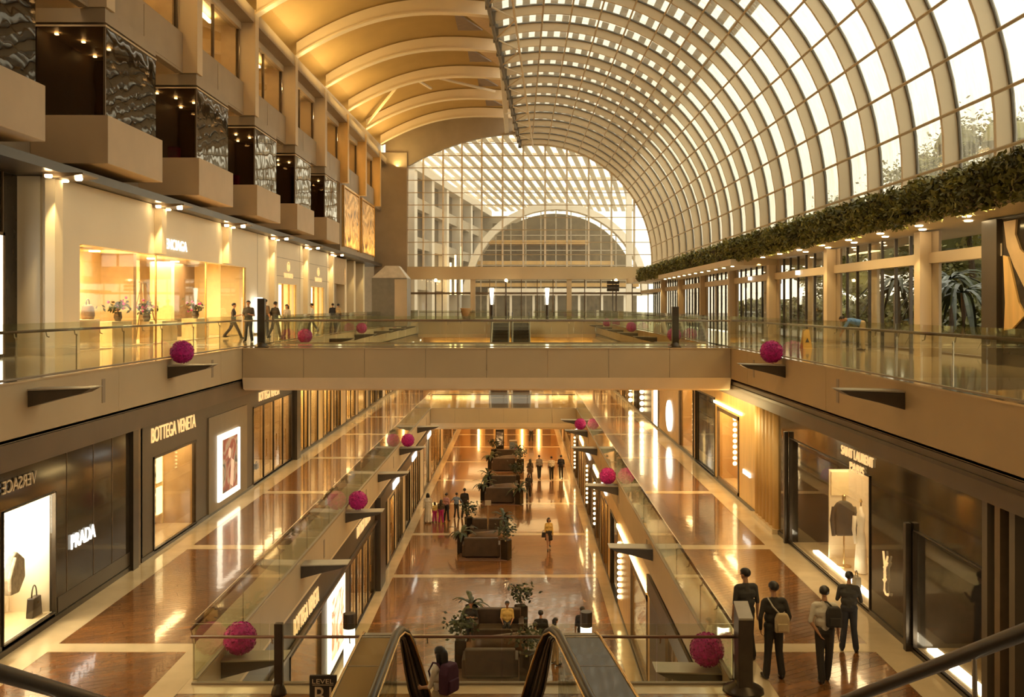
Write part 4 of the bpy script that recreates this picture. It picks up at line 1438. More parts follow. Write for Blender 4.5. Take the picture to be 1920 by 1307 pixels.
# ================================================================== NEAR ESCALATORS (each seen as one polished hood)
def esc(label, xa, xb, sd, sl, xh):
    """polished end hood of an escalator: wide dark deck between the outer trim xa and the inner edge xb, then a
    handrail loop that turns over the end and comes down to the landing"""
    root = thing('escalator', label, 'escalator', ((xa + xb) / 2, 15, ZM))
    H = 1.42
    prof = [(11.6, H, 0), (14.0, H, 0), (15.4, H, 0), (16.2, H - .01, 0), (16.6, H - .06, .04), (16.85, H - .19, .10), (16.98, H - .42, .18), (17.05, H - .76, .28), (17.08, H - 1.1, .38), (17.10, .0, .46)]

    def X(x, y): return x + sl * (y - 13.9)
    vs, fs = [], []
    for y, z, q in prof[:6]:
        for x in (xa, xb):
            vs += [(X(x, y), y, ZM + z), (X(x, y), y, ZM + z - .08)]
    for i in range(5):
        b = 4 * i
        for p, q in ((0, 2), (2, 3), (3, 1), (1, 0)):
            fs.append((b + p, b + q, b + 4 + q, b + 4 + p))
    fs += [(0, 1, 3, 2), (len(vs) - 4, len(vs) - 2, len(vs) - 1, len(vs) - 3)]
    MB().add(vs, fs).build('cover_deck', 'esc_panel', root)
    for yj in (12.2, 13.5, 14.9, 16.3):
        MB().box(X(xa, yj), X(xb, yj), yj - .008, yj + .008, ZM + H - .01, ZM + H + .003).build('deck_joint', 'clad_grey', root)
    MB().box(X(xa, 14) - .015, X(xa, 14) + .015, 11.6, 13.6, ZM, ZM + H - .1).build('side_skirt', 'esc_panel', root)
    MB().tube([(X(xa, y), y, ZM + z + .01) for y, z, q in prof[:6]], .022, 8).build('outer_trim', 'brass', root, smooth=True)

    def rail(off, dz, r, m, name, i0=0):
        MB().tube([(X(xh + sd * off, y) + sd * q, y - off * .9, ZM + max(.02, z + dz)) for y, z, q in prof[i0:]], r, 10).build(name, m, root, smooth=True)
    rail(-.02, .05, .066, 'belt', 'handrail')
    rail(.045, .02, .02, 'brass', 'guide_rail')
    wr = [0, 0, 0, 0, .12, .35, .6, .8, .95, 1.0]

    def fan(k, i):
        y, z, q = prof[i]
        return (X(xh, y) + sd * (q - .30 * wr[i] * k), y - .05 * k, ZM + max(0, z - .10 * k))
    vs, fs = [], []
    for i in range(3, 10):
        p, r_ = fan(.1, i), fan(1, i)
        vs += [p, r_, (r_[0], r_[1] + .05, r_[2]), (p[0], p[1] + .05, p[2])]
    for i in range(6):
        for k in range(4):
            fs.append((4 * i + k, 4 * i + (k + 1) % 4, 4 * i + 4 + (k + 1) % 4, 4 * i + 4 + k))
    MB().add(vs, fs).build('skirt_panel', 'esc_panel', root, smooth=True)
    for k in (.4, .62, .98):
        MB().tube([Vector(fan(k, i)) - Vector((0, .01, 0)) for i in range(4, 10)], .018, 8).build('skirt_rail', 'steel_dark', root, smooth=True)
    for i in range(3):
        (y0, z0, q0), (y1, z1, q1) = prof[i], prof[i + 1]
        MB().add([(X(xh, y0), y0, ZM + .05), (X(xh, y1), y1, ZM + .05), (X(xh, y1), y1, ZM + z1), (X(xh, y0), y0, ZM + z0)], [(0, 1, 2, 3)]).build('glass_panel', 'glass', root)
    return root


esc('glossy dark escalator hood beside the level sign, turning over at the landing', -2.67, -2.12, 1, .0, -2.05)
esc('glossy dark escalator hood nearer the four men, turning over at the landing', 1.68, 1.04, -1, -.125, .96)
# level sign
sg = thing('level_sign', 'black LEVEL B1 floor sign standing beside the near escalator', 'sign', (-3.35, 16.3, ZM))
Ys = 16.3
MB().box(XP(580, Ys), XP(631, Ys), Ys, Ys + .05, ZP(1345, Ys), ZP(1267, Ys)).build('board', 'sign_black', sg, bevel=.006)
MB().box(XP(586, Ys), XP(625, Ys), Ys - .006, Ys, ZP(1285, Ys), ZP(1284, Ys)).build('line', 'sign_text', sg)
MB().box(XP(602, Ys), XP(609, Ys), Ys + .005, Ys + .045, ZM, ZP(1345, Ys)).build('stem', 'frame_dark', sg)
MB().box(XP(590, Ys), XP(621, Ys), Ys - .12, Ys + .16, ZM, ZM + .03).build('foot', 'frame_dark', sg)
text(sg, 'LEVEL', (XP(605.5, Ys), Ys - .008, ZP(1277.5, Ys)), 'F', .075, .36, 'sign_text', extrude=.004)
text(sg, 'B1', (XP(606, Ys), Ys - .008, ZP(1304, Ys)), 'F', .29, .28, 'sign_text', extrude=.004)

# stair with dark handrails on which the viewer stands (rails cross the lower picture corners)
st = thing('staircase', 'staircase below the viewer with two dark handrails sloping to the landing', 'staircase', (0, 5, ZM))
for i in range(20):
    MB().box(-1.9, 1.9, .6 + .5 * i, 1.1 + .5 * i, -.35 - .27 * i - .25, -.2 - .27 * i).build('step', 'slab', st) if .6 + .5 * i < 10.6 else None
for sx, z3, nm in ((1.6, .49, 'right'), (-1.62, .355, 'left')):
    MB().tube([(sx, y, z3 - .54 * (y - 3)) for y in (1.0, 3, 5, 8, 10.4)], .027, 12).build('handrail', 'belt', st, smooth=True)
    for y in (1.2, 3.37, 5.6, 8, 10.2):
        MB().tube([(sx, y, z3 - .54 * (y - 3) - .02), (sx + .03 * (1 if sx > 0 else -1), y + .02, z3 - .54 * (y - 3) - 1.0)], .009, 6).build('baluster', 'steel', st)

# far pair of escalators from the end landing to the middle level
fe = []
for i, xc in enumerate((-1.75, .25)):
    e = thing('escalator', 'far dark escalator between pale side walls below the end wall, %s one' % ('left-hand' if i == 0 else 'right-hand'), 'escalator', (xc, 91, ZM), group='far escalators')
    for sx in (-.86, .80):
        MB().prism([(96, .35), (95, .35), (85.5, -5.1), (85.5, -5.5), (86.8, -5.5), (96, -.25)], 'x', xc + sx - .04, xc + sx + .10).build('side_wall', 'white_ext', e)
        MB().tube([(xc + sx, 95.6, .95), (xc + sx, 94.6, .9), (xc + sx, 85.5, -4.55)], .05, 8).build('handrail', 'belt', e)
    n = 18
    for k in range(n):
        MB().box(xc - .75, xc + .75, 95 - .53 * (k + 1), 95 - .53 * k, -.1 - .305 * k - .3, -.1 - .305 * k).build('step', 'frame_dark', e)


# ================================================================== SHOPS
def SX(side, x, d):
    """x a distance d behind the shop wall plane"""
    return x - d if side == 'L' else x + d


def shop(side, X, z0, z1, y0, y1, label, wall, holes, name='shop_facade', depth=.12):
    root = thing(name, label, 'shop', (X, (y0 + y1) / 2, z0))
    mb = MB()
    wallholes(mb, X, SX(side, X, depth), y0, y1, z0, z1, [h[:4] for h in holes])
    mb.build('wall_panel', wall, root)
    for h in holes:
        ya, yb, za, zb = h[:4]
        o = h[4] if len(h) > 4 else {}
        d = o.get('d', 1.2)
        wm = o.get('wall', 'display_warm')
        xb = SX(side, X, depth + d)
        xf = SX(side, X, depth)
        MB().box(xb, SX(side, X, depth + d + .08), ya - .1, yb + .1, za - .05, zb + .1).build('back_wall', wm, root)
        MB().box(xf, xb, ya - .1, ya, za - .05, zb + .1).build('side_wall', o.get('side', wm), root)
        MB().box(xf, xb, yb, yb + .1, za - .05, zb + .1).build('side_wall', o.get('side', wm), root)
        MB().box(xf, xb, ya, yb, zb, zb + .1).build('display_ceiling', wm, root)
        MB().box(X, xb, ya, yb, za - .08, za + .02).build('display_floor', o.get('floor', 'display_floor'), root)
        if o.get('lamp', 1):
            xl0, xl1 = SX(side, X, depth + .15), SX(side, X, depth + min(.45, d * .5))
            MB().box(xl0, xl1, ya + .15, yb - .15, zb - .05, zb).build('lamp_strip', o.get('lampm', 'lamp_soft'), root)
        fm = o.get('frame', 'frame_dark')
        fw = o.get('fw', .06)
        pr = SX(side, X, -.03)
        mb = MB()
        xq = SX(side, X, .05)
        mb.box(pr, xq, ya, ya + fw, za, zb).box(pr, xq, yb - fw, yb, za, zb).box(pr, xq, ya, yb, zb - fw, zb).box(pr, xq, ya, yb, za, za + fw)
        fr = mb.build('window_frame', fm, root)
        n = o.get('n', 1)
        for i in range(1, n):
            yy = ya + (yb - ya) * i / n
            MB().box(pr, SX(side, X, .04), yy - .03, yy + .03, za, zb).build('mullion', fm, fr)
        if o.get('glass', 1):
            for i in range(n):
                a, b = ya + (yb - ya) * i / n, ya + (yb - ya) * (i + 1) / n
                xg = SX(side, X, .06)
                MB().box(xg, SX(side, X, .072), a + .04, b - .04, za + .04, zb - .04).build('pane', 'glass_shop', fr)
        if o.get('handles'):
            for i in range(1, n):
                yy = ya + (yb - ya) * i / n
                MB().tube([(SX(side, X, -.09), yy + .12, za + .9), (SX(side, X, -.09), yy + .12, za + 1.6)], .02, 6).build('door_handle', 'brass', fr)
    MB().box(SX(side, X, -.03), X, y0, y1, z0, z0 + .12).build('plinth', 'frame_dark', root)
    return root


def pane_sign(root, side, X, s, y, z, h, ln, m): return text(root, s, (SX(side, X, -.03), y, z), side, h, ln, m)


def yl(px): return YS(px, PL)
def yr(px): return YS(px, PR)
def gl(px): return YS(px, GL)
def gr(px): return YS(px, GR)


# headers along the four shop rows
MB().box(PL - .02, PL + .16, -6, 104, -1.78, -1.24).build('trim_15', 'header', label='brown header band above the left middle level shops', kind='structure')
MB().box(PR + .02, PR - .16, -6, 104, -1.78, -1.24).build('trim_16', 'header', label='brown header band above the right middle level shops', kind='structure')
MB().box(PR - .10, PR - .2, 8, 104, -1.45, -1.37).build('trim_17', 'frame_dark', label='dark track above the right middle level shops', kind='structure')
T1, B1 = -1.78, ZM
W_ = dict
# --- middle left
s = shop('L', PL, B1, T1, 10, yl(108), 'black fashion shop facade with a blazing white display window at left', 'black_gloss',
         [(yl(4), yl(103), -5.3, -2.6, W_(wall='plaster', lampm='lamp_white', d=1.0, fw=.03)), (12, yl(-14), -5.3, -2.6, W_(wall='plaster', d=1.0))])
MB().box(PL - 1.03, PL - 1.0, yl(5), yl(102), -5.25, -4.3).build('display_back', 'photo_dark', s)
MB().box(PL - 1.11, PL - 1.06, yl(-14), yl(102), -4.7, -2.65).build('back_light', 'lamp_white', s)
pane_sign(s, 'L', PL, 'VERSACE', yl(34), -2.12, .26, 1.35, 'sign_text').scale[0] *= -1  # mirrored letters modelled in place of a sign's reflection in the dark panel
s = shop('L', PL, B1, T1, yl(108), yl(243), 'dark mirror shop facade with small glowing white lettering at left', 'black_gloss', [])
pane_sign(s, 'L', PL, 'PRADA', yl(154.5), -3.92, .33, 1.25, 'letter_white')
for px in (125, 175, 210):
    MB().box(PL, PL + .008, yl(px) - .01, yl(px) + .01, B1 + .12, T1).build('joint', 'frame_bronze', s)
MB().box(PL, PL + .012, yl(108), yl(243), -5.35, -5.0).build('kick_panel', 'clad_dark', s)
s = thing('shop_pier', 'dark ribbed pier between the mirror shop and the taupe shop at left', 'pier', (PL, yl(256), B1))
for i in range(3):
    a = yl(243) + (yl(264) - yl(243)) * i / 3
    MB().box(PL - .3, PL + .10 - .05 * i, a, a + .36, B1, T1).build('profile', ('frame_dark', 'frame_bronze', 'clad_dark')[i], s)
s = shop('L', PL, B1, T1, yl(264), yl(548), 'taupe leather-goods shop facade with gilt lettering, lightbox and glazed doors at left', 'bottega',
         [(yl(287), yl(367), -5.42, -2.75, W_(wall='display_tan', d=1.6, lampm='lamp_soft')), (yl(474), yl(546), -5.45, -2.4, W_(wall='display_tan', n=4, handles=1, d=2.4))])
pane_sign(s, 'L', PL, 'BOTTEGA VENETA', yl(326), -2.12, .42, yl(367) - yl(285), 'gold_letter')
pane_sign(s, 'L', PL, 'BOTTEGA VENETA', yl(504), -2.08, .36, yl(524) - yl(486), 'gold_letter')
MB().box(PL, PL + .05, yl(389), yl(461), -5.4, -2.2).build('poster_panel', 'bottega_light', s)
yn = yl(367)
MB().box(PL - 1.9, PL - 1.02, yn - .08, yn + .02, -5.4, -2.75).build('niche_panel', 'display_warm', s)
for z in (-4.05, -5.05):
    MB().box(PL - 1.85, PL - 1.05, yn - .55, yn - .08, z - .05, z).build('shelf', 'display_warm', s)
    MB().box(PL - 1.08, PL - 1.03, yn - .5, yn - .1, z, z + .85).build('lit_edge', 'lamp_panel', s)
    MB().box(PL - 1.85, PL - 1.1, yn - .14, yn - .1, z + .05, z + .75).build('niche_back', 'photo_dark', s)
for i, (px, z) in enumerate(((297, -4.05), (299, -5.05), (330, -5.4), (500, -5.45), (520, -5.45), (512, -5.45))):
    y = yl(px) if i > 1 else yl(367) - .32
    hb = thing('handbag', 'small dark handbag in the taupe shop display, %s of those shown' % ORD[i], 'handbag', (PL - (1.42 if i < 2 else .9), y, z))
    x = hb.location[0]
    MB().prism([(y - .17, z), (y + .17, z), (y + .13, z + .24), (y - .13, z + .24)], 'x', x - .06, x + .06).build('body', 'leather', hb)
    MB().tube([(x, y + .09 * cos(a * pi / 6), z + .23 + .12 * sin(a * pi / 6)) for a in range(7)], .012, 5).build('handle', 'leather', hb)
lbx = thing('light_box', 'backlit fashion poster with a white border on the taupe shop facade', 'poster', (PL + .06, yl(424), -5.17))
y0, y1 = yl(404.5), yl(444.5)
MB().box(PL + .052, PL + .12, y0, y1, -5.17, -2.9).build('lit_border', 'lit_paper', lbx)
MB().box(PL + .121, PL + .128, y0 + .36, y1 - .36, -4.95, -3.1).build('print', 'photo_red', lbx)
MB().ball((PL + .135, (y0 + y1) / 2 - .1, -3.65), .16, 10, s=(.05, 1, 1.2)).build('printed_head', 'skin_print', lbx)
MB().prism([((y0 + y1) / 2 + .1, -3.85), ((y0 + y1) / 2 + .42, -4.0), ((y0 + y1) / 2 + .3, -4.9), ((y0 + y1) / 2 - .05, -4.75)], 'x', PL + .129, PL + .136).build('printed_arm', 'skin_print', lbx)
MB().box(PL - .3, PL + .2, yl(549), yl(556), B1, T1).build('shop_pier', 'clad_dark', label='dark plain pier beyond the taupe shop doors at left', cat='pier')
cols = ['curtain', 'gold_wall', 'display_tan', 'bottega', 'plaster_cream', 'gold_wall', 'clad_dark', 'curtain']
edges = [yl(556), yl(600), yl(642), yl(690), yl(718), yl(745), yl(768), yl(786), 104]
desc = ['cream curtained', 'gold panelled', 'tan', 'taupe', 'cream', 'amber panelled', 'dark', 'farthest curtained']
for i in range(8):
    a, b = edges[i], edges[i + 1]
    w = (b - a)
    s = shop('L', PL, B1, T1, a, b, '%s shop facade with glowing windows in the left middle row' % desc[i], cols[i],
             [(a + w * .12, a + w * .46, -5.4, -2.2, W_(wall='display_warm', n=2, lampm='lamp_warm')), (a + w * .56, a + w * .90, -5.4, -2.6 + .2 * (i % 2), W_(wall='curtain' if i % 2 else 'display_warm', n=1 + i % 2))])
    MB().box(PL + .01, PL + .05, a + w * .2, a + w * .4, -2.1, -1.95).build('sign_strip', 'letter_white', s)
# items in the white display
jk = thing('jacket', 'grey striped jacket hung in the blazing white window at left', 'jacket', (PL - .45, YS(26, PL - .45), -4.55))
y = YS(26, PL - .45)
MB().prism([(y - .30, -4.25), (y - .12, -3.78), (y + .02, -3.72), (y + .16, -3.82), (y + .34, -3.95), (y + .36, -4.35), (y + .1, -4.62), (y - .22, -4.6)], 'x', PL - .55, PL - .38).build('body', 'cloth_stripe', jk, bevel=.03)
MB().prism([(y - .33, -4.5), (y - .36, -4.2), (y - .12, -3.8), (y - .1, -4.1)], 'x', PL - .40, PL - .32).build('sleeve', 'cloth_stripe', jk, bevel=.02)
MB().tube([(PL - .45, y, -3.72), (PL - .45, y, -3.55), (PL - .45, y, -2.65)], .008, 5).build('hanger', 'steel', jk)
hb = thing('handbag', 'black top-handle handbag standing in the blazing white window at left', 'handbag', (PL - .32, YS(64, PL - .32), -5.28))
y = YS(64, PL - .32)
MB().prism([(y - .22, -5.28), (y + .22, -5.28), (y + .16, -4.86), (y - .16, -4.86)], 'x', PL - .40, PL - .24).build('body', 'leather', hb, bevel=.02)
MB().tube([(PL - .32, y + .11 * cos(a * pi / 8), -4.87 + .26 * sin(a * pi / 8)) for a in range(9)], .016, 6).build('handle', 'leather', hb)
MB().box(PL - .235, PL - .225, y - .02, y + .02, -5.0, -4.96).build('clasp', 'brass', hb)

# --- middle right
s = shop('R', PR, B1, T1, 8, yr(1850), 'brown shop facade with bronze columns at the right edge', 'clad_dark', [(9, 13.6, -5.4, -2.2, W_(wall='display_brown', lamp=0))])
for i, px in enumerate((1860, 1884, 1912)):
    MB().box(PR - .16, PR, yr(px) - .16, yr(px) + .02, B1, T1).build('pilaster', 'bottega' if i != 1 else 'frame_bronze', s)
YA = (yr(1845), yr(1714)); YB = (yr(1632), yr(1482))
s = shop('R', PR, B1, T1, yr(1850), yr(1460), 'black marble shop facade with gilt lettering, monogram and deep display windows at right', 'black_marble',
         [(YA[0], YA[1], -5.42, -3.0, W_(wall='display_brown', side='black_gloss', fw=.03, d=1.6, lamp=0)),
          (YB[0], YB[1], -5.45, -2.35, W_(wall='display_brown', side='black_gloss', fw=.03, d=1.7, lamp=0))])
MB().box(8.58, 9.75, 26.5, 26.56, -5.43, -3.0).build('cream_screen', 'plaster_cream', s)
MB().box(8.62, 9.1, 26.44, 26.5, -3.7, -3.05).build('cream_screen', 'display_warm', s)
MB().box(8.35, 8.5, 22.4, 27.2, -5.43, -5.40).build('floor_lamp_strip', 'lamp_white', s)
MB().box(8.22, 8.42, YA[0] + .05, YA[1] - .1, -5.40, -5.37).build('floor_lamp_strip', 'lamp_white', s)
MB().box(PR + 1.2, PR + 1.3, YA[0] + .02, YA[0] + .5, -5.3, -3.1).build('cream_screen', 'plaster_cream', s)
lamp('window_lamp', 'AREA', (PR + .9, 25.2, -2.45), 60, (1, .74, .42), .8, 3.5)
pane_sign(s, 'R', PR, 'SAINT LAURENT', (yr(1580) + yr(1640)) / 2, -2.02, .23, yr(1580) - yr(1640), 'gold_letter')
pane_sign(s, 'R', PR, 'PARIS', (yr(1596) + yr(1622)) / 2, -2.32, .2, yr(1596) - yr(1622), 'gold_letter')
for i, px in enumerate((1708.5, 1478.5)):
    y = yr(px)
    MB().box(PR - .14, PR - .02, y - .07, y + .07, B1, -2.9 if i == 0 else -2.2).build('door_post', 'frame_dark', s, bevel=.01)
y = yr(1663)
xm = PR - .04
mono = thing('emblem', 'interlaced gilt monogram on the black marble between the two dark windows', 'sign', (xm, y, -4.75))
for pts in ([(.10, .92), (.02, .62), (-.01, .45)], [(-.14, .86), (-.02, .62), (.02, .45), (.02, .3)],
            [(-.13, .72), (-.09, .66), (-.02, .62), (.06, .58), (.04, .48), (-.02, .42), (-.05, .34), (.02, .27), (.10, .30)],
            [(.02, .6), (.03, .3), (.04, .08), (-.04, .02), (-.16, .03), (-.17, .07)]):
    MB().tube([(xm, y + a, -4.75 + b) for a, b in pts], .024, 6).build('stroke', 'gold_letter', mono, smooth=True)
# jacket and dress
jk = thing('mannequin', 'dark jacket on a stand in the deep display window at right', 'mannequin', (8.68, 25.6, -5.43))
x, y = 8.68, 25.6
MB().prism([(x - .22, -4.6), (x + .22, -4.6), (x + .26, -3.85), (x + .18, -3.74), (x + .08, -3.68), (x - .08, -3.68), (x - .18, -3.74), (x - .26, -3.85)], 'y', y - .1, y + .1).build('jacket', 'cloth_black', jk, bevel=.04)
MB().tube([(x - .25, y, -3.85), (x - .31, y, -4.2), (x - .28, y - .03, -4.6)], [.08, .07, .055], 8).build('sleeve', 'cloth_black', jk, smooth=True)
MB().tube([(x + .25, y, -3.85), (x + .31, y, -4.2), (x + .28, y - .03, -4.6)], [.08, .07, .055], 8).build('sleeve', 'cloth_black', jk, smooth=True)
MB().lathe(x, y, [(.2, -5.43), (.2, -5.40), (.02, -5.38), (.02, -3.72), (.05, -3.66), (.05, -3.54), (.01, -3.5)], 10).build('stand', 'brass', jk)
dsx = thing('mannequin', 'long white dress on a stand beside the dark jacket at right', 'mannequin', (8.92, 25.0, -5.43))
x, y = 8.92, 25.0
MB().lathe(x, y, [(.26, -5.40), (.22, -4.95), (.17, -4.5), (.12, -4.3), (.16, -4.05), (.17, -3.92), (.07, -3.8), (.04, -3.7)], 14, sx=.6).build('dress', 'cloth_white', dsx, smooth=True)
MB().tube([(x - .16, y, -3.95), (x - .2, y - .04, -4.3), (x - .17, y - .1, -4.65)], [.06, .05, .04], 8).build('sleeve', 'cloth_white', dsx, smooth=True)
MB().lathe(x, y, [(.18, -5.43), (.18, -5.4), (.015, -5.39), (.015, -3.6), (.04, -3.58), (.01, -3.5)], 10).build('stand', 'brass', dsx)
for i, (px, dx) in enumerate(((1718, .55), (1742, .55), (1606, .35))):
    z = -5.42; x = PR + dx; y = YS(px, x)
    hb = thing('handbag', ('small black handbag in the dark window right of the monogram', 'larger black handbag deep in the dark window right of the monogram', 'small black handbag by the lit floor strip')[i], 'handbag', (x, y, z))
    MB().prism([(y - .16, z), (y + .16, z), (y + .13, z + .26), (y - .13, z + .26)], 'x', x - .07, x + .07).build('body', 'leather', hb, bevel=.015)
    MB().tube([(x, y + .09 * cos(a * pi / 6), z + .25 + .15 * sin(a * pi / 6)) for a in range(7)], .012, 5).build('strap', 'leather', hb)
for i, px in enumerate((1752, 1772)):
    y = YS(px, PR + 1.0)
    g = thing('jewellery_stand', ('nearer', 'farther')[1 - i] + ' cluster of gold jewellery on a slim stand in the dark window', 'jewellery', (PR + 1.0, y, -5.42))
    MB().lathe(PR + 1.0, y, [(.12, -5.42), (.02, -5.39), (.02, -4.4), (.1, -4.38), (.1, -4.36)], 8).build('stand', 'frame_dark', g)
    mb = MB()
    for k in range(7):
        mb.ball((PR + .95 + .03 * (k % 3), y - .12 + .04 * k, -4.30 + .06 * (k % 4)), .035, 6)
    mb.build('jewels', 'gold_metal', g, kind='stuff')
# fluted gold return and the golden shop
fl = thing('shop_pier', 'fluted golden pier between the black marble shop and the golden shop', 'pier', (PR, yr(1438), B1))
for i in range(6):
    a = yr(1460) + (yr(1420) - yr(1460)) * i / 6
    MB().lathe(PR + .06, a + .22, [(.2, B1 + .15), (.2, T1)], 10).build('flute', 'gold_wall', fl, smooth=True)
MB().box(PR - .2, PR + .3, yr(1460), yr(1420), B1, B1 + .15).build('plinth', 'marble', fl)
s = shop('R', PR, B1, T1, yr(1420), yr(1302), 'golden shop facade with a bronze framed window and a black door panel at right', 'gold_wall',
         [(yr(1386), yr(1346), -5.4, -2.5, W_(wall='gold_wall', frame='frame_bronze', fw=.14, lampm='lamp_warm', d=1.4)), (yr(1341), yr(1304), -5.45, -2.2, W_(wall='black_gloss', side='black_gloss', lamp=0, d=.2, floor='black_gloss'))])
MB().box(PR - .05, PR - .01, yr(1392), yr(1340), -2.4, -2.3).build('lamp_strip', 'lamp_gold', s)
MB().box(PR - .05, PR - .01, yr(1408), yr(1395), -4.4, -4.25).build('sign_strip', 'letter_white', s)
mb = MB()
for k in range(9):
    mb.ball((PR + .5, yr(1352) - .2, -2.9 - .22 * k), .09, 8)
mb.build('bulb_string', 'bulb', s, kind='stuff')
s = shop('R', PR, B1, T1, yr(1302), yr(1272), 'narrow golden display window shop right of the oval sign', 'frame_bronze', [(yr(1300), yr(1275), -5.4, -2.0, W_(wall='gold_wall', lampm='lamp_warm'))])
mb = MB()
for k in range(8):
    mb.ball((PR + .5, yr(1282), -3.2 - .25 * k), .1, 8)
mb.build('bulb_string', 'bulb', s, kind='stuff')
s = shop('R', PR, B1, T1, yr(1272), yr(1236), 'tan shop wall carrying a glowing white oval sign at right', 'display_tan', [])
ov = thing('oval_sign', 'tall glowing white oval sign on the tan shop wall at right', 'sign', (PR - .03, yr(1256.5), -5.0))
y = yr(1256.5)
MB().prism([(y + .95 * cos(a * pi / 14), -4.25 + .82 * sin(a * pi / 14)) for a in range(28)], 'x', PR - .09, PR - .02).build('lit_face', 'letter_white', ov)
s = shop('R', PR, B1, T1, yr(1236), yr(1200), 'amber shop facade with a wide glowing column and bulb strings at right', 'clad_dark', [(yr(1234), yr(1222), -5.45, -1.9, W_(wall='lamp_soft', d=.3, glass=0))])
for px in (1208, 1186):
    mb = MB()
    for k in range(9):
        mb.ball((PR - .15, yr(px), -2.0 - .38 * k), .15, 8)
    mb.build('bulb_string', 'bulb', s, kind='stuff')
edges = [yr(1200), 66.5, 74.5, 84, 104]
desc = ['black striped', 'cream panelled', 'golden', 'farthest amber']
for i in range(4):
    a, b = edges[i], edges[i + 1]; w = b - a
    shop('R', PR, B1, T1, a, b, '%s shop facade with lit windows in the right middle row' % desc[i], ('clad_dark', 'curtain', 'gold_wall', 'display_tan')[i],
         [(a + w * .1, a + w * .45, -5.4, -2.2, W_(n=2, lampm='lamp_warm')), (a + w * .55, a + w * .9, -5.4, -2.3, W_(n=2))])

# --- lowest left
T2, B2 = -6.9, ZG
s = shop('L', GL, B2, T2, 15, gl(703), 'taupe lower shop facade with gilt lettering along its header under the left walkway', 'bottega',
         [(gl(543), gl(602), -10.9, -8.15, W_(wall='display_tan', d=1.5, side='display_tan')), (gl(656), gl(700), -10.95, -8.1, W_(wall='display_tan', n=4, handles=1, d=2.2))])
pane_sign(s, 'L', GL, 'BOTTEGA VENETA', (gl(549) + gl(596)) / 2, -7.5, .5, gl(596) - gl(549), 'gold_letter')
pane_sign(s, 'L', GL, 'BOTTEGA VENETA', (gl(668) + gl(693)) / 2, -7.3, .45, gl(693) - gl(668), 'gold_letter')
MB().box(GL + .02, GL + .12, 15, gl(703), -7.98, -7.88).build('header_edge', 'frame_bronze', s)
lbx = thing('light_box', 'backlit poster with a white border on the lower taupe shop facade', 'poster', (GL + .06, gl(628), -10.6))
y0, y1 = gl(613), gl(642)
MB().box(GL + .01, GL + .1, y0, y1, -10.6, -7.95).build('lit_border', 'lit_paper', lbx)
MB().box(GL + .101, GL + .108, y0 + .3, y1 - .3, -10.3, -8.3).build('print', 'photo_cream', lbx)
MB().box(GL - .3, GL + .25, gl(703), gl(713), B2, T2).build('shop_pier', 'clad_dark', label='dark pier at the end of the lower taupe shop facade', cat='pier')
edges = [gl(713), 52.5, 62, 79, 104]
desc = ['cream fluted glass', 'cream glass and dark doorway', 'bright white window', 'farthest golden']
for i in range(4):
    a, b = edges[i], edges[i + 1]; w = b - a
    hs = [[(a + w * .12, a + w * .25, -10.9, -7.7, W_(wall='curtain')), (a + w * .36, a + w * .58, -10.9, -7.9, W_(wall='gold_wall', lampm='lamp_warm')), (a + w * .66, a + w * .95, -10.9, -7.6, W_(wall='curtain', n=3))],
          [(a + w * .1, a + w * .34, -10.95, -7.9, W_(wall='display_brown', lamp=0, glass=0)), (a + w * .42, a + w * .92, -10.9, -7.6, W_(wall='curtain', n=4))],
          [(a + w * .1, a + w * .32, -10.9, -7.6, W_(wall='plaster', lampm='lamp_white')), (a + w * .42, a + w * .92, -10.9, -7.6, W_(wall='gold_wall', n=3, lampm='lamp_warm'))],
          [(a + w * .05, a + w * .45, -10.9, -7.6, W_(wall='gold_wall', n=3, lampm='lamp_warm')), (a + w * .52, a + w * .95, -10.9, -7.6, W_(wall='gold_wall', n=3, lampm='lamp_warm'))]][i]
    s = shop('L', GL, B2, T2, a, b, '%s shop facade in the lower left row' % desc[i], ('curtain', 'curtain', 'plaster_cream', 'gold_wall')[i], hs)
    MB().box(GL, GL + .18, a, b, -7.5, -6.95).build('header_band', 'header', s)
    c = {0: gl(735), 1: gl(770.5), 2: gl(799), 3: 90}[i]
    MB().box(GL + .18, GL + .24, c - 1.1, c + 1.1, -7.42, -7.1).build('sign_strip', 'letter_white', s)

# --- lowest right
s = shop('R', GR, B2, T2, 14, gr(1218), 'dark bronze lower shop facade with glass doors behind the near rail at right', 'clad_dark', [(15, 19, -10.9, -7.6, W_(wall='display_brown')), (20.5, 27, -10.95, -7.5, W_(wall='display_brown', n=5, handles=1, frame='frame_bronze'))])
MB().box(GR - .02, GR - .1, 14, gr(1218), -7.5, -6.95).build('header_band', 'header', s)
YP = (gr(1216), gr(1182))
s = shop('R', GR, B2, T2, gr(1218), gr(1142), 'golden lower shop facade with a framed abstract poster and a black door panel at right', 'gold_wall',
         [(YP[0] + .2, YP[1] - .2, -10.8, -7.8, W_(wall='photo_gold', frame='frame_bronze', fw=.18, d=.4, lampm='lamp_gold')), (gr(1158), gr(1145), -10.95, -7.6, W_(wall='black_gloss', side='black_gloss', lamp=0, d=.2))])
for a, b in ((YP[0], YP[1]), (gr(1178), gr(1160))):
    MB().box(GR - .03, GR - .09, a, b, -7.62, -7.48).build('lamp_strip', 'lamp_gold', s)
mb = MB()
for k in range(10):
    mb.ball((GR - .06, gr(1164), -8.1 - .24 * k), .09, 8)
mb.build('bulb_string', 'bulb', s, kind='stuff')
edges = [gr(1142), gr(1126), gr(1110), gr(1097), gr(1085), gr(1075), 104]
desc = ['golden', 'bronze framed', 'dark with bulbs', 'cream', 'dark lattice', 'farthest amber']
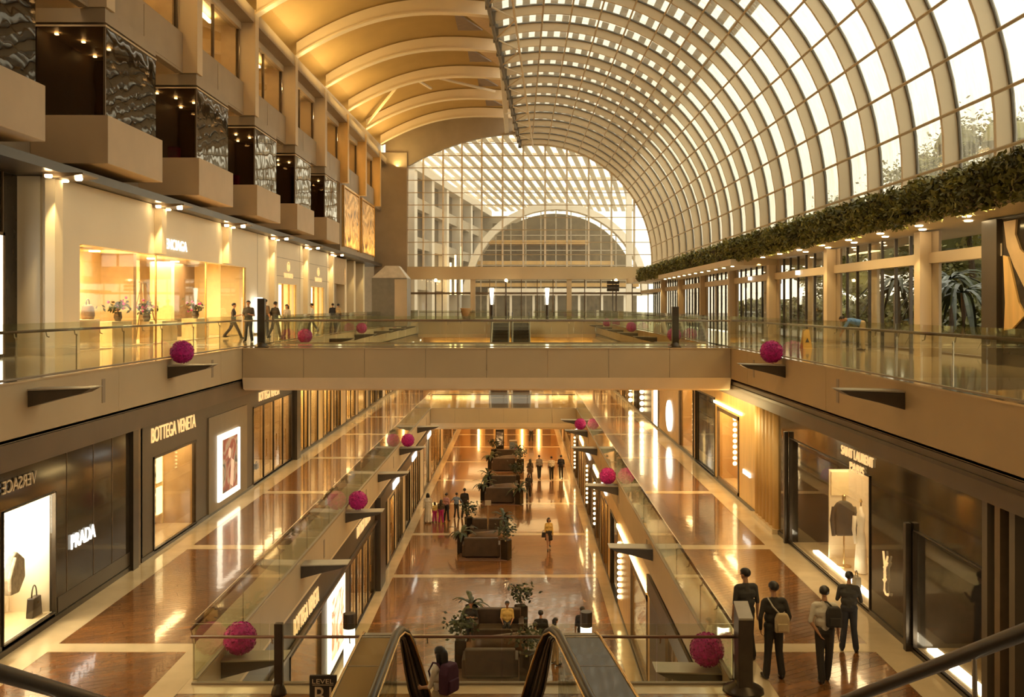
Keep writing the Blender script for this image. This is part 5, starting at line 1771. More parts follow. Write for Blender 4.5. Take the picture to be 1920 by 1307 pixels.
for i in range(6):
    a, b = edges[i], edges[i + 1]; w = b - a
    s = shop('R', GR, B2, T2, a, b, '%s shop facade in the lower right row beyond the framed poster' % desc[i], ('gold_wall', 'bottega', 'clad_dark', 'plaster_cream', 'clad_dark', 'gold_wall')[i],
             [(a + w * .12, a + w * .5, -10.9, -7.7, W_(wall='gold_wall', lampm='lamp_warm', frame='frame_bronze')), (a + w * .6, a + w * .9, -10.9, -7.9, W_(wall='display_warm', lampm='lamp_warm', frame='frame_bronze'))])
    MB().box(GR - .02, GR - .08, a + w * .2, a + w * .7, -7.35, -7.12).build('sign_strip', 'letter_white' if i % 2 == 0 else 'lamp_gold', s)
    if i not in (1, 2, 4): continue
    mb = MB()
    for k in range(9):
        mb.ball((GR - .06, a + w * .55, -8.0 - .27 * k), .08, 6)
    mb.build('bulb_string', 'bulb', s, kind='stuff')
# ================================================================== LOWEST LEVEL FURNITURE
def tub_sofa():
    p = thing('tub_sofa', 'curved tub sofa', 'sofa', (0, 0, 0))
    vs, fs = [], []
    n = 18
    for i in range(n + 1):
        a = R(-20) + R(220) * i / n
        hgt = .62 + .36 * sin(pi * i / n)
        for r_, z in ((.95, .06), (1.02, hgt), (.92, hgt + .02), (.84, .3)):
            vs.append((r_ * cos(a), r_ * .8 * sin(a), z))
    for i in range(n):
        for k in range(4):
            fs.append((4 * i + k, 4 * i + (k + 1) % 4, 4 * i + 4 + (k + 1) % 4, 4 * i + 4 + k))
    fs += [(0, 1, 2, 3), (4 * n + 3, 4 * n + 2, 4 * n + 1, 4 * n)]
    MB().add(vs, fs).build('back_shell', 'sofa_shell', p, smooth=True)
    MB().lathe(0, .05, [(.80, .08), (.84, .32), (.80, .42), (.6, .44)], 20, sy=.78).build('seat_cushion', 'sofa', p, smooth=True)
    MB().lathe(0, .05, [(.7, 0), (.7, .08)], 16, sy=.78).build('base', 'frame_dark', p)
    return p


def back_sofa():
    p = thing('high_back_sofa', 'high dark sofa', 'sofa', (0, 0, 0))
    MB().box(-.85, .85, -.12, .12, .05, 1.0).build('backrest', 'sofa', p, bevel=.05)
    MB().box(-.78, .78, .12, .8, .12, .45).build('seat', 'sofa', p, bevel=.05)
    for s_ in (-1, 1):
        MB().box(s_ * .85 - .1, s_ * .85 + .1, -.1, .8, .05, .66).build('armrest', 'sofa', p, bevel=.04)
        for yy in (0, .7):
            MB().box(s_ * .75 - .03, s_ * .75 + .03, yy - .03, yy + .03, 0, .12).build('leg', 'frame_dark', p)
    return p


def planter(seed, kind):
    r = random.Random(seed)
    p = thing('potted_plant', 'planter', 'plant', (0, 0, 0))
    MB().prism([(-.2, -.2), (.2, -.2), (.2, .2), (-.2, .2)], 'z', 0, .95).build('pot', 'black_gloss', p, bevel=.015)
    MB().box(-.17, .17, -.17, .17, .93, .965).build('soil', 'soil', p)
    if kind == 0:
        for i in range(13):
            a = 2 * pi * i / 13 + r.uniform(-.2, .2); el = r.uniform(.3, 1.5); fl = r.uniform(.6, .95)
            mb = MB(); prev = None
            d = Vector((cos(a), sin(a), 0)); s = Vector((-sin(a), cos(a), 0))
            for k in range(6):
                u = k / 5
                q = Vector((0, 0, .95)) + d * fl * u + Vector((0, 0, fl * (el * u - 1.0 * u * u)))
                w = .10 * sin(pi * min(1, u * .9 + .06)) + .004
                cur = (q - s * w, q + Vector((0, 0, .02)), q + s * w)
                if prev:
                    mb.quad(prev[0], prev[1], cur[1], cur[0]); mb.quad(prev[1], prev[2], cur[2], cur[1])
                prev = cur
            mb.build('frond', 'leaf_dark', p)
    else:
        MB().tube([(0, 0, .93), (.02, 0, 1.25), (0, .02, 1.5)], .025, 6).build('stem', 'bark', p)
        mb = MB()
        for i in range(170):
            v = Vector((r.gauss(0, .24), r.gauss(0, .24), 1.45 + r.gauss(0, .17)))
            a = Vector((r.uniform(-1, 1), r.uniform(-1, 1), r.uniform(-.6, .6))).normalized(); b = a.orthogonal().normalized()
            mb.add([v - a * .09, v + b * .05, v + a * .09, v - b * .05], [(0, 1, 2, 3)])
        mb.build('foliage', 'leaf_dark', p, kind='stuff')
    return p


tub0, back0 = tub_sofa(), back_sofa()
plants = [planter(1, 0), planter(5, 1)]
used = {}


def place(o, x, y, z, rz, label, group, sc=None):
    n = o if not used.get(o) else tree_copy(o)
    used[o] = True
    n.location = (x, y, z); n.rotation_euler[2] = rz
    n['label'] = label; n['group'] = group
    if sc: n.scale = (sc,) * 3
    return n


ISL = [(-1.75, 47.4, 'nearest open'), (-1.1, 60.6, 'second open'), (-1.0, 72.5, 'third open'), (-.85, 31.9, 'occupied')]
for i, (cx, fy, nm) in enumerate(ISL):
    MB().box(cx - 1.2, cx + 1.2, fy - .3, fy + 5.2, ZG, ZG + .02).build('rug', 'rug', label='dark rug of the %s seating island on the lowest floor' % nm, cat='rug')
    z = ZG + .02
    place(back0, cx - .1, fy + .35, z, 0, 'high dark sofa turned away at the front of the %s seating island' % nm, 'sofas of the seating islands')
    place(back0, cx + .1, fy + 4.7, z, pi, 'dark sofa facing the viewer at the back of the %s seating island' % nm, 'sofas of the seating islands')
    place(tub0, cx + .15, fy + 2.5, z, R(200), 'brown curved tub sofa in the middle of the %s seating island' % nm, 'sofas of the seating islands')
    place(plants[0 if i != 3 else 1], cx - 1.15, fy + 1.38, z, 0, 'tall black planter at left of the %s seating island' % nm, 'planters of the seating islands')
    place(plants[1 if i != 1 else 0], cx + 1.15, fy + .1, z, 1, 'tall black planter at front right of the %s seating island' % nm, 'planters of the seating islands')
    place(plants[i % 2], cx + .95, fy + 5.15, z, 2, 'tall black planter at back right of the %s seating island' % nm, 'planters of the seating islands')
    place(plants[(i + 1) % 2], cx - .95, fy + 5.15, z, 2, 'tall black planter at back left of the %s seating island' % nm, 'planters of the seating islands')
# lamp columns and post
for x, y, h, nm in ((XP(655, 28), 28.0, 3.55, 'left of the near escalators'), (XP(1099, 28), 28.0, 3.6, 'right of the near escalators')):
    l = thing('lamp_column', 'glowing white cylinder lamp column with a dark cap, ' + nm, 'lamp', (x, y, ZG))
    MB().lathe(x, y, [(.20, ZG), (.20, ZG + 1.2)], 16).build('base', 'frame_dark', l)
    MB().lathe(x, y, [(.165, ZG + 1.2), (.165, ZG + h - .42)], 18).build('shade', 'lamp_soft_white', l, smooth=True)
    MB().lathe(x, y, [(.18, ZG + h - .42), (.18, ZG + h), (.165, ZG + h + .01)], 18).build('cap', 'clad_dark', l)
x, y = XP(915, 51), 51
l = thing('lamp_post', 'slim steel lamp post rising behind the nearest seating island', 'lamp', (x, y, ZG))
MB().tube([(x, y, ZG), (x, y, ZG + 2.1)], .05, 8).build('pole', 'steel', l)
MB().box(x - .16, x + .16, y - .06, y + .02, ZG + 1.95, ZG + 2.2).build('head', 'shelf_top', l)
k = thing('kiosk', 'dark totem kiosk beyond the third seating island', 'kiosk', (-1.5, 80, ZG))
MB().box(-1.9, -1.2, 79.7, 80.1, ZG, ZG + 2.3).build('body', 'frame_dark', k, bevel=.03)
MB().box(-1.82, -1.28, 79.68, 79.7, ZG + 1.0, ZG + 2.1).build('screen', 'photo_dark', k)
k = thing('kiosk', 'low kiosk with blue and magenta panels beyond the third seating island', 'kiosk', (-.4, 79, ZG))
MB().box(-.75, -.1, 78.7, 79.3, ZG, ZG + 1.5).build('body', 'clad_grey', k, bevel=.03)
MB().box(-.7, -.3, 78.68, 78.7, ZG + .6, ZG + 1.4).build('screen', 'cloth_blue', k)
MB().box(-.28, -.12, 78.68, 78.7, ZG + .2, ZG + .9).build('panel', 'pink', k)

# ---- upper level furniture: kiosk, plinths, vases, ladder, wet floor sign
k = thing('kiosk', 'dark steel kiosk with a chamfered pale hood at the far left upper deck', 'kiosk', (-9.6, 72, 0))
x0, x1 = XP(697, 70), XP(763, 70)
MB().box(x0, x1, 70, 72.5, 0, 3.6).build('body', 'kiosk_grey', k, bevel=.03)
MB().box(x1 - .9, x1 + .005, 69.99, 70.0, .1, 3.5).build('steel_face', 'steel', k)
v = [(x0, 70, 3.6), (x1, 70, 3.6), (x1, 72.5, 3.6), (x0, 72.5, 3.6), (x0 + .9, 70.6, 4.5), (x1 - .7, 70.6, 4.5), (x1 - .7, 72, 4.5), (x0 + .9, 72, 4.5)]
MB().add(v, [(4, 5, 6, 7), (0, 1, 5, 4), (1, 2, 6, 5), (2, 3, 7, 6), (3, 0, 4, 7)]).build('hood', 'kiosk_light', k)
for i, (yy, xx, h) in enumerate(((33.4, -15.3, 1.05), (36.0, -15.2, .95), (41.2, -15.3, .9), (45.5, -15.3, .95))):
    MB().box(xx - .35, xx + .35, yy - .9, yy + .9, .03, h).build('plinth', 'plaster_cream', label='%s cream display plinth in the bright golden shop room' % ORD[i], cat='plinth', bevel=.01)
b = thing('handbag', 'dark bucket handbag on the nearest cream plinth', 'handbag', (-15.25, 34.0, 1.05))
MB().lathe(-15.25, 34.0, [(.2, 1.05), (.24, 1.2), (.2, 1.5), (.12, 1.58)], 12).build('body', 'display_brown', b, smooth=True)
MB().tube([(-15.25, 34 + .13 * cos(a * pi / 6), 1.55 + .22 * sin(a * pi / 6)) for a in range(7)], .02, 6).build('handle', 'leather', b)
for i, (yy, xx) in enumerate(((38.6, -14.95), (36.2, -15.1), (44.9, -15.1))):
    f = thing('flower_vase', '%s vase of red flowers and leaves in the golden shop room' % ORD[i], 'vase', (xx, yy, .03 if i == 0 else .95))
    z = f.location[2]
    if i == 0:
        MB().box(xx - .2, xx + .2, yy - .2, yy + .2, .03, .9).build('stand', 'display_tan', f); z = .9
    MB().lathe(xx, yy, [(.1, z), (.16, z + .15), (.13, z + .32), (.15, z + .36)], 12).build('vase', 'frame_dark', f, smooth=True)
    r = random.Random(i); mb = MB(); mf = MB()
    for _ in range(70):
        v = Vector((xx + r.gauss(0, .2), yy + r.gauss(0, .24), z + .55 + r.gauss(0, .12)))
        a = Vector((r.uniform(-1, 1), r.uniform(-1, 1), r.uniform(-1, 1))).normalized(); q = a.orthogonal().normalized()
        mb.add([v - a * .1, v + q * .05, v + a * .1, v - q * .05], [(0, 1, 2, 3)])
    for _ in range(8):
        mf.ball((xx + r.gauss(0, .2), yy + r.gauss(0, .25), z + .62 + r.gauss(0, .1)), .06, 6)
    mb.build('leaves', 'leaf_dark', f, kind='stuff'); mf.build('blossoms', 'pink', f, kind='stuff')
ld = thing('easel', 'tall slim bronze A-frame easel in the golden shop room', 'easel', (-16.3, 41.9, .03))
for a, c in (((-16.0, 41.2), (-16.35, 41.75)), ((-16.0, 42.7), (-16.35, 42.15)), ((-16.9, 41.6), (-16.4, 41.8)), ((-16.9, 42.4), (-16.4, 42.1))):
    MB().tube([(a[0], a[1], .03), (c[0], c[1], 2.55)], .03, 6).build('leg', 'frame_bronze', ld)
MB().box(-16.48, -16.28, 41.65, 42.25, 2.53, 2.6).build('top', 'frame_bronze', ld)
x, y = FL(1511, 653, 0)
w = thing('wet_floor_sign', 'yellow A-frame wet floor sign on the right upper deck', 'sign', (x, y, 0))
for s_ in (-1, 1):
    MB().add([(x - .16, y + s_ * .2, 0), (x + .16, y + s_ * .2, 0), (x + .10, y + s_ * .03, .68), (x - .10, y + s_ * .03, .68),
              (x - .16, y + s_ * .22, 0), (x + .16, y + s_ * .22, 0), (x + .10, y + s_ * .05, .68), (x - .10, y + s_ * .05, .68)],
             [(0, 1, 2, 3), (7, 6, 5, 4), (0, 4, 5, 1), (1, 5, 6, 2), (2, 6, 7, 3), (3, 7, 4, 0)]).build('panel', 'yellow', w)
MB().prism([(x - .07, .22), (x + .07, .22), (x, .38)], 'y', y - .19, y - .165).build('warning_mark', 'sign_black', w)
# direction sign and lamp posts before the end wall
d = thing('direction_sign', 'dark hanging direction sign in front of the end wall doors', 'sign', (XP(1149, 94), 94, 3.2))
for i in range(3):
    MB().box(XP(1138, 94), XP(1161, 94), 94, 94.1, 3.0 + .36 * i, 3.3 + .36 * i).build('sign_plate', 'frame_dark', d)
MB().tube([(XP(1149, 94), 94.05, 0), (XP(1149, 94), 94.05, 4.2)], .05, 6).build('pole', 'frame_dark', d)
for i, px in enumerate((922, 1026)):
    x = XP(px, 94)
    l = thing('lamp_post', 'pair of posts: glowing torch lamp before the end wall doors, %s' % ('left-hand' if i == 0 else 'right-hand'), 'lamp', (x, 94, 0))
    MB().lathe(x, 94, [(.14, 0), (.14, 1.7)], 10).build('post', 'frame_dark', l)
    MB().lathe(x, 94, [(.10, 1.7), (.22, 3.3), (.2, 3.32)], 10).build('shade', 'lamp_soft_white', l)
for i, px in enumerate((817, 949, 1155)):
    x = XP(px, 95)
    l = thing('globe_lamp', '%s slender post with a small globe light before the end doors' % ORD[i], 'lamp', (x, 95, 0))
    MB().tube([(x, 95, 0), (x, 95, 4.0)], .05, 6).build('pole', 'frame_dark', l)
    MB().ball((x, 95, 4.1), .16, 8).build('globe', 'lamp_spot', l)
x = XP(867, 90)
p = thing('planter_pot', 'large tapered clay pot standing on the far landing', 'pot', (x, 97.0, 0))
MB().lathe(x, 96.7, [(.35, 0), (.6, 1.3), (.62, 1.35), (.5, 1.35)], 14).build('pot', 'display_tan', p, smooth=True)

# ================================================================== PEOPLE
mat('skin', (.42, .22, .12), .55, var=.06)
mat('hair', (.018, .012, .008), .5, var=.2)
mat('eye', (.01, .008, .006), .3)
mat('lips', (.30, .10, .07), .5)


def seg(mb, a, b, ra, rb, n=10):
    a, b = Vector(a), Vector(b)
    d = b - a
    L = max(d.length, 1e-4)
    t = d / L
    u = t.orthogonal().normalized()
    w = t.cross(u)
    vs, fs = [], []
    prof = []
    for k in range(1, 4):
        an = pi / 2 * (1 - k / 3.0)
        prof.append((-ra * sin(an), ra * cos(an)))
    for k in range(0, 3):
        an = pi / 2 * (k / 3.0)
        prof.append((L + rb * sin(an), rb * cos(an)))
    for s, r in prof:
        for k in range(n):
            q = 2 * pi * k / n
            vs.append(a + t * s + (u * cos(q) + w * sin(q)) * r)
    m = len(prof)
    for i in range(m - 1):
        for k in range(n):
            fs.append((i * n + k, i * n + (k + 1) % n, (i + 1) * n + (k + 1) % n, (i + 1) * n + k))
    i0 = len(vs); vs.append(a - t * ra)
    i1 = len(vs); vs.append(b + t * rb)
    for k in range(n):
        fs.append((i0, (k + 1) % n, k))
        fs.append((i1, (m - 1) * n + k, (m - 1) * n + (k + 1) % n))
    mb.add(vs, fs)


PN = [0]


def person(label, x, y, z, face, h=1.72, top='cloth_black', bottom='cloth_navy', arms='down', legs='stand', hair='short', sleeve='short',
           shoe='leather', skirt=None, woman=False, lean=0, voxel=.022, bare_legs=False, kidfat=1.0, turn=0, group=None):
    """one continuous figure: tapered volumes along the posed bones merged by a voxel remesh, coloured by nearest bone; faces 'face' degrees from +Y"""
    sc = h / 1.74
    B = []            # bones: a, b, ra, rb, material
    sh = .165 if woman else .19
    V = Vector
    hipz = .93 if legs != 'sit' else .53

    def tp(p):        # torso points: lean forward about the hips
        q = V(p)
        q.z += hipz - .93
        c = V((0, 0, hipz))
        return c + Matrix.Rotation(-R(lean), 3, 'X') @ (q - c)

    def bone(a, b, ra, rb, m): B.append((V(a), V(b), ra, rb, m))
    f = .88 if woman else 1.0
    bone(tp((-.07, 0, .95)), tp((.07, 0, .95)), .118, .118, bottom)
    bone(tp((-.06, 0, 1.1)), tp((.06, 0, 1.1)), .122 * f * f, .122 * f * f, top)
    bone(tp((-.085 * f, .0, 1.27)), tp((.085 * f, .0, 1.27)), .118 * f, .118 * f, top)
    bone(tp((0, 0, 1.0)), tp((0, 0, 1.32)), .12 * f, .11 * f, top)
    bone(tp((-sh + .03, -.01, 1.405)), tp((sh - .03, -.01, 1.405)), .062, .062, top)
    bone(tp((0, -.01, 1.36)), tp((0, 0, 1.44)), .09, .065, top)
    bone(tp((0, -.005, 1.44)), tp((0, .01, 1.53)), .052, .05, 'skin')
    # head
    hc = tp((0, .02, 1.635))
    Rh = Matrix.Rotation(-R(lean) * .6, 3, 'X') @ Matrix.Rotation(R(turn), 3, 'Z')

    def hp(p): return hc + Rh @ V(p)
    bone(hp((0, -.02, .02)), hp((0, .015, .02)), .085, .082, 'skin')
    bone(hp((0, .02, -.01)), hp((0, .035, -.065)), .066, .048, 'skin')
    bone(hp((0, .09, .0)), hp((0, .108, -.022)), .011, .015, 'skin')
    for s in (-1, 1):
        bone(hp((s * .083, -.005, .015)), hp((s * .083, -.01, -.02)), .014, .012, 'skin')
    # legs
    legc = 'skin' if bare_legs else bottom
    for s in (-1, 1):
        hp0 = V((s * .085, 0, hipz - .02))
        if legs == 'sit':
            kn = V((s * .1, .42, .50)); an = V((s * .1, .44, .09))
        elif legs == 'walk':
            a = 20 if s > 0 else -16
            kn = hp0 + V((0, .43 * sin(R(a)), -.43 * cos(R(a))))
            a2 = a - (6 if s > 0 else 20)
            an = kn + V((0, .41 * sin(R(a2)), -.41 * cos(R(a2))))
        elif legs == 'stride':
            a = 27 if s > 0 else -24
            kn = hp0 + V((0, .43 * sin(R(a)), -.43 * cos(R(a))))
            a2 = a - (4 if s > 0 else 16)
            an = kn + V((0, .41 * sin(R(a2)), -.41 * cos(R(a2))))
        elif legs == 'cross':
            kn = V((s * .085, .03 * s, .48)); an = V((s * .06, .09 * s, .085))
        else:
            kn = V((s * .10, .02, .49)); an = V((s * .145, -.01, .085))
        zmin = .085
        bone(hp0, kn, .098, .072, bottom if not bare_legs or skirt is None else legc)
        bone(kn, an, .056 if bare_legs else .072, .036 if bare_legs else .068, legc)
        up = max(0, .06 * (1 if an.z > .12 else 0))
        bone(an + V((0, -.03, -.045)), an + V((s * .02, .16, -.055)), .046, .040, shoe)
    if skirt:
        zt, zb, r0, r1, m = skirt
        n = 8
        for i in range(n):
            q = 2 * pi * i / n
            bone((r0 * .75 * cos(q), r0 * .5 * sin(q), zt), (r1 * cos(q), r1 * .75 * sin(q), zb), .05, .05, m)
        bone((0, 0, zt), (0, 0, zb + .05), r0, r1 * .9, m)
    # arms
    HANDS = []
    for s in (-1, 1):
        S0 = tp((s * sh, -.01, 1.39))
        am = arms if isinstance(arms, str) else arms[0 if s < 0 else 1]
        if am == 'down': d1, d2 = V((s * .16, -.04, -1)), V((s * .06, .16, -1))
        elif am == 'swing': d1, d2 = V((s * .12, .34 * s, -1)), V((s * .02, .28 + .34 * s, -1))
        elif am == 'phone': d1, d2 = V((s * .22, .10, -1)), V((-s * .45, 1, .22))
        elif am == 'clasp': d1, d2 = V((s * .28, -.22, -1)), V((-s * .55, -.12, -.8))
        elif am == 'pocket': d1, d2 = V((s * .30, -.18, -1)), V((-s * .16, .42, -1))
        elif am == 'cross': d1, d2 = V((s * .28, .25, -1)), V((-s * 1, .45, .15))
        elif am == 'reach': d1, d2 = V((s * .05, .6, -.9)), V((0, .5, -1))
        elif am == 'wide': d1, d2 = V((s * .7, .1, -.8)), V((s * .5, .2, -.8))
        elif am == 'lap': d1, d2 = V((s * .15, .25, -1)), V((-s * .25, 1, -.35))
        else: d1, d2 = V((s * .1, 0, -1)), V((0, .1, -1))
        E0 = S0 + d1.normalized() * .285
        W0 = E0 + d2.normalized() * .25
        ms = top
        bone(S0, E0, .054, .043, top)
        if sleeve == 'short':
            bone(S0 + (E0 - S0) * .62, E0, .036, .036, 'skin')
            bone(E0, W0, .038, .026, 'skin')
        else:
            bone(E0, W0, .042, .033, top)
        t = d2.normalized()
        sd = t.cross(V((s, 0, .001)))
        sd = sd.normalized() if sd.length > .1 else V((0, 1, 0))
        nn = t.cross(sd).normalized()
        pl = W0 + t * .085
        for k in range(4):
            o = sd * (.027 - .018 * k)
            bone(W0 + t * .02 + o * .6, pl + o, .016, .012, 'skin')
            ln = (.062, .072, .068, .052)[k]
            mid = pl + o + t * ln * .55 - nn * .008 * s
            bone(pl + o, mid, .0105, .0095, 'skin')
            bone(mid, mid + t * ln * .45 - nn * .018 * s, .0095, .008, 'skin')
        bone(W0 + t * .03 + sd * .03, W0 + t * .075 + sd * .058, .012, .010, 'skin')
    mb = MB()
    for a, b, ra, rb, m in B:
        seg(mb, a, b, ra * kidfat, rb * kidfat, 9)
    me = bpy.data.meshes.new('person')
    me.from_pydata([tuple(v) for v in mb.v], [], mb.f)
    o = bpy.data.objects.new('person', me)
    COL.objects.link(o)
    md = o.modifiers.new('remesh', 'REMESH')
    md.mode = 'VOXEL'
    md.voxel_size = voxel
    sm = o.modifiers.new('smooth', 'SMOOTH')
    sm.factor = .5
    sm.iterations = 2
    dg = bpy.context.evaluated_depsgraph_get()
    m2 = bpy.data.meshes.new_from_object(o.evaluated_get(dg))
    o.modifiers.clear()
    o.data = m2
    bpy.data.meshes.remove(me)
    m2.materials.clear()
    names = []
    for bn in B:
        if bn[4] not in names: names.append(bn[4])
    for nme in names: m2.materials.append(M[nme])
    pre = [(a, b - a, max((b - a).length_squared, 1e-9), ra, rb, names.index(m)) for a, b, ra, rb, m in B]
    mi = []
    for p in m2.polygons:
        c = p.center
        best, bi = 1e9, 0
        for a, d, l2, ra, rb, idx in pre:
            t = max(0.0, min(1.0, (c - a).dot(d) / l2))
            e = (c - (a + d * t)).length - (ra + (rb - ra) * t)
            if e < best: best, bi = e, idx
        mi.append(bi)
    m2.polygons.foreach_set('material_index', mi)
    m2.polygons.foreach_set('use_smooth', [True] * len(mi))
    WL[o] = V((0, 0, 0))
    # hair cap and face as child meshes
    hb = MB()
    tmp = MB()
    tmp.ball((0, 0, 0), 1, 14)
    keep = []
    for fc in tmp.f:
        ctr = sum((V(tmp.v[i]) for i in fc), V((0, 0, 0))) / len(fc)
        low = -.55 if ctr.y < 0 else -.1
        if hair == 'bald': low = -.3 if ctr.y < .2 else .9
        if ctr.z > (.42 if ctr.y > .55 else low): keep.append(fc)
    hv = [hp((p[0] * .094, -.005 + p[1] * .112, .032 + p[2] * .092)) for p in tmp.v]
    hb.add(hv, keep)
    if hair == 'long':
        seg(hb, hp((0, -.075, .0)), hp((0, -.11, -.30)), .085, .07, 10)
        for s in (-1, 1): seg(hb, hp((s * .07, -.03, .0)), hp((s * .075, -.05, -.26)), .04, .035, 8)
    if hair == 'bun': hb.ball(hp((0, -.12, .03)), .055, 8)
    if hair == 'bob':
        for s in (-1, 0, 1): seg(hb, hp((s * .06, -.06, .0)), hp((s * .07, -.06, -.11)), .05, .045, 8)
    ho = hb.build('hair', 'hair', o, smooth=True)
    fb = MB()
    for s in (-1, 1):
        fb.ball(hp((s * .033, .082, .022)), .012, 6, 0)
        fb.box(0, 0, 0, 0, 0, 0, 0) if False else None
    fb.ball(hp((0, .081, -.06)), .018, 6, 1, (1.1, .4, .35))
    fb.build('face', ['eye', 'lips'], o)
    zlow = min(v.co.z for v in m2.vertices)
    o.location = (x, y, z - zlow * sc + .002)
    o.rotation_euler[2] = R(face)
    o.scale = (sc,) * 3
    tag(o, label, 'person', group)
    PN[0] += 1
    return o


def on(px, py, Z): return FL(px, py, Z) + (Z,)


# four men on the right middle walkway
HI = .0125
person('man in a black T-shirt beside the slanted dark post, looking left', *on(1398, 1238, ZM), 12, 1.80, 'cloth_darkgrey', 'cloth_black', arms='down', turn=35, voxel=HI)
p2 = on(1451, 1272, ZM)
person('man in black long sleeves with a pale bag slung on his back', *p2, 5, 1.80, 'cloth_black', 'cloth_black', arms='pocket', sleeve='long', legs='stand', turn=15, voxel=HI)
p3 = on(1546, 1279, ZM)
person('man in a pale grey T-shirt with a black bag on his shoulder', *p3, -8, 1.77, 'cloth_ltgrey', 'cloth_black', arms=('clasp', 'down'), legs='cross', voxel=HI)
person('man in dark clothes standing by the marble window facing it', *on(1592, 1221, ZM), -20, 1.60, 'cloth_darkgrey', 'cloth_navy', arms='phone', legs='stand', voxel=HI)


def body_bag(name, label, x, y, z, w, d, h, m, strap, mstrap='leather', cat='bag', pocket=True):
    b = thing(name, label, cat, (x, y, z))
    vs = []
    MB().prism([(x - w / 2, z), (x + w / 2, z), (x + w / 2 * 1.02, z + h * .7), (x + w / 2 * .7, z + h), (x - w / 2 * .7, z + h), (x - w / 2 * 1.02, z + h * .7)], 'y', y - d / 2, y + d / 2).build('body', m, b, bevel=.03)
    if pocket: MB().box(x - w * .36, x + w * .36, y - d / 2 - .035, y - d / 2 + .01, z + h * .1, z + h * .5).build('front_pocket', m, b, bevel=.015)
    MB().tube(strap, .016, 6).build('strap', mstrap, b, smooth=True)
    return b


x, y, z = p2
body_bag('shoulder_bag', 'pale patterned shoulder bag on the back of the man in long sleeves', x + .10, y - .20, z + .93, .27, .10, .36, 'cloth_tan',
         [(x + .06, y - .19, z + 1.27), (x - .06, y - .165, z + 1.40), (x - .12, y - .06, z + 1.52), (x - .10, y + .06, z + 1.50)], 'cloth_ltgrey')
x, y, z = p3
body_bag('shoulder_bag', 'black sling bag on the shoulder of the man in the pale T-shirt', x + .12, y - .17, z + 1.08, .28, .12, .38, 'cloth_black',
         [(x + .10, y - .16, z + 1.44), (x + .02, y - .10, z + 1.52), (x - .05, y + .05, z + 1.50)], 'cloth_black')
# girl with backpack on the landing between the escalators
gx, gy = XP(826, 15.2), 15.2
person('young woman with long black hair and a white top between the escalators', gx, gy, ZM, 55, 1.62, 'cloth_white', 'cloth_tan', arms=('lap', 'down'), legs='walk', hair='long', woman=True, voxel=HI)
o = body_bag('backpack', 'purple backpack worn by the long haired young woman', 0, -.20, 0, .32, .17, .46, 'cloth_purple', [(.1, -.12, .38), (.1, -.06, .45), (.1, .04, .45), (.11, .12, .30), (.11, .05, .1), (.1, -.1, .02)], 'cloth_purple')
MB().tube([(-.1, -.12, .38), (-.1, -.06, .45), (-.1, .04, .45), (-.11, .12, .30), (-.11, .05, .1), (-.1, -.1, .02)], .016, 6).build('strap', 'cloth_purple', o, smooth=True)
o.location = (gx + .17 * sin(R(55)), gy - .17 * cos(R(55)), ZM + .93)
o.rotation_euler[2] = R(55)

# upper left deck people
U = [
    ('man in black striding right in front of the golden shop', 438, 635, -80, dict(top='cloth_black', bottom='cloth_navy', legs='stride', arms='phone', h=1.72)),
    ('man in a dark T-shirt standing with hands together facing the viewer', 466, 641, 175, dict(top='cloth_darkgrey', bottom='cloth_navy', arms='phone', h=1.74)),
    ('tall man in a grey shirt behind the dark bridge post', 497, 634, -20, dict(top='cloth_brown', bottom='cloth_navy', arms='down', h=1.84)),
    ('man in black walking beside the tall man behind the bridge rail', 516, 634, -30, dict(top='cloth_black', bottom='cloth_black', legs='walk', arms='swing', h=1.75)),
    ('woman in grey with bags near the first gold window', 538, 630, 160, dict(top='cloth_grey', bottom='cloth_brown', woman=True, hair='bob', h=1.6)),
    ('man in a white shirt near the second gold window', 585, 624, 100, dict(top='cloth_white', bottom='cloth_brown', legs='walk', arms='lap', h=1.7)),
    ('person in navy near the grey far shop wall', 624, 618, 20, dict(top='cloth_navy', bottom='cloth_black', h=1.7)),
    ('person in a tan shirt beside the one in navy', 634, 618, -20, dict(top='cloth_tan', bottom='cloth_navy', h=1.68)),
]
for lb, px, py, fc, kw in U:
    x, y = FL(px, py, 0)
    person(lb, x, y, 0, fc, **kw)
person('cleaner in a blue shirt bending over by the glass doors', *on(1618, 657, 0), 75, 1.7, 'cloth_bluebright', 'cloth_tan', arms='reach', lean=75, voxel=.02)
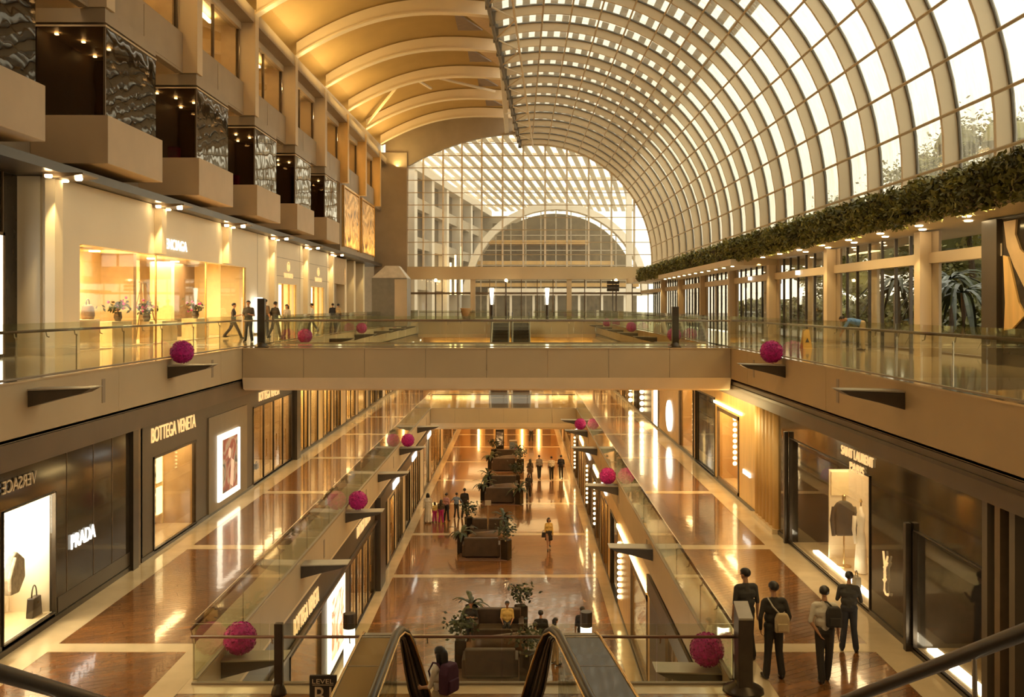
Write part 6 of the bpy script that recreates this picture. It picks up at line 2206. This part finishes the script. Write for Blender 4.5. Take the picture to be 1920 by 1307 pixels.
# shopping on the lowest floor
G = [
    ('person in a long white robe at left of the family group', 802, 981, 10, dict(top='cloth_white', bottom='cloth_white', sleeve='long', skirt=(1.0, .12, .14, .20, 'cloth_white'), h=1.72, hair='bob')),
    ('child in magenta trousers with a pale top in the family group', 815, 979, 30, dict(top='cloth_yellow', bottom='cloth_magenta', h=1.15, kidfat=1.15, hair='bob')),
    ('child in a dark top and magenta trousers in the family group', 827, 981, -10, dict(top='cloth_brown', bottom='cloth_magenta', h=1.35, kidfat=1.1, hair='long')),
    ('woman in a pink top in the family group', 837, 977, -25, dict(top='cloth_pink', bottom='cloth_navy', woman=True, hair='bun', h=1.62)),
    ('boy in a light blue shirt with arms apart', 856, 972, -15, dict(top='cloth_blue', bottom='cloth_darkgrey', arms='wide', h=1.5)),
    ('man in black at right of the family group', 871, 972, 0, dict(top='cloth_black', bottom='cloth_black', h=1.76)),
    ('woman in a yellow blouse and black skirt walking towards the viewer', 1029, 1030, 185, dict(top='cloth_yellow', bottom='cloth_black', sleeve='long', woman=True, hair='bob', bare_legs=True, skirt=(.98, .55, .13, .17, 'cloth_black'), legs='walk', h=1.64)),
    ('woman in black carrying a bag on the lowest floor', 991, 936, 175, dict(top='cloth_black', bottom='cloth_black', woman=True, hair='long', legs='walk', h=1.68)),
    ('woman in a dark dress behind the woman in black', 994, 905, 10, dict(top='cloth_brown', bottom='cloth_brown', woman=True, hair='long', h=1.66)),
    ('man in a grey shirt, first of three walking abreast', 1011, 898, 5, dict(top='cloth_grey', bottom='cloth_black', legs='walk', h=1.74)),
    ('man in a pale yellow shirt, middle of three walking abreast', 1034, 900, 0, dict(top='cloth_white', bottom='cloth_black', legs='walk', h=1.72)),
    ('man in a blue shirt, last of three walking abreast', 1052, 898, 0, dict(top='cloth_navy', bottom='cloth_black', legs='walk', h=1.74)),
    ('person in black far away on the lowest floor', 996, 828, 0, dict(top='cloth_grey', bottom='cloth_black', h=1.72)),
    ('man in black beyond the near rail, beside the woman in a long pale shirt', 1014, 1240, 5, dict(top='cloth_black', bottom='cloth_black', legs='walk', h=1.80)),
    ('woman in a long pale shirt beyond the near rail', 1003, 1258, -10, dict(top='cloth_ltgrey', bottom='cloth_navy', sleeve='long', woman=True, hair='bun', skirt=(1.0, .62, .13, .19, 'cloth_ltgrey'), h=1.66)),
    ('woman in a white top beyond the near escalator hood', 1041, 1246, -60, dict(top='cloth_white', bottom='cloth_tan', woman=True, hair='bob', arms='lap', h=1.62)),
    ('man in a navy T-shirt behind the right lamp column', 1092, 1232, 0, dict(top='cloth_navy', bottom='cloth_black', h=1.78)),
]
for lb, px, py, fc, kw in G:
    x, y = FL(px, py, ZG)
    person(lb, x, y, ZG, fc, voxel=.018 if y < 42 else .024, **kw)
# seated on the occupied island
for lb, px, py, top in (('man in black sitting with folded arms on the occupied island', 883, 0, 'cloth_black'), ('person in a yellow shirt sitting on the occupied island', 951, 0, 'cloth_yellow')):
    y = 36.35
    person(lb, XP(px, y), y, ZG + .02, 180, 1.72, top, 'cloth_navy', arms='cross' if top == 'cloth_black' else 'lap', legs='sit', voxel=.018)
hb = thing('handbag', 'dark handbag held by the woman in the yellow blouse', 'handbag', (0, 0, 0))
x, y = FL(1029, 1030, ZG)
MB().prism([(x - .38, ZG + .62), (x - .14, ZG + .62), (x - .17, ZG + .88), (x - .35, ZG + .88)], 'y', y - .06, y + .06).build('body', 'leather', hb, bevel=.01)
MB().tube([(x - .26 + .08 * cos(a * pi / 6), y, ZG + .87 + .10 * sin(a * pi / 6)) for a in range(7)], .012, 5).build('handle', 'leather', hb)
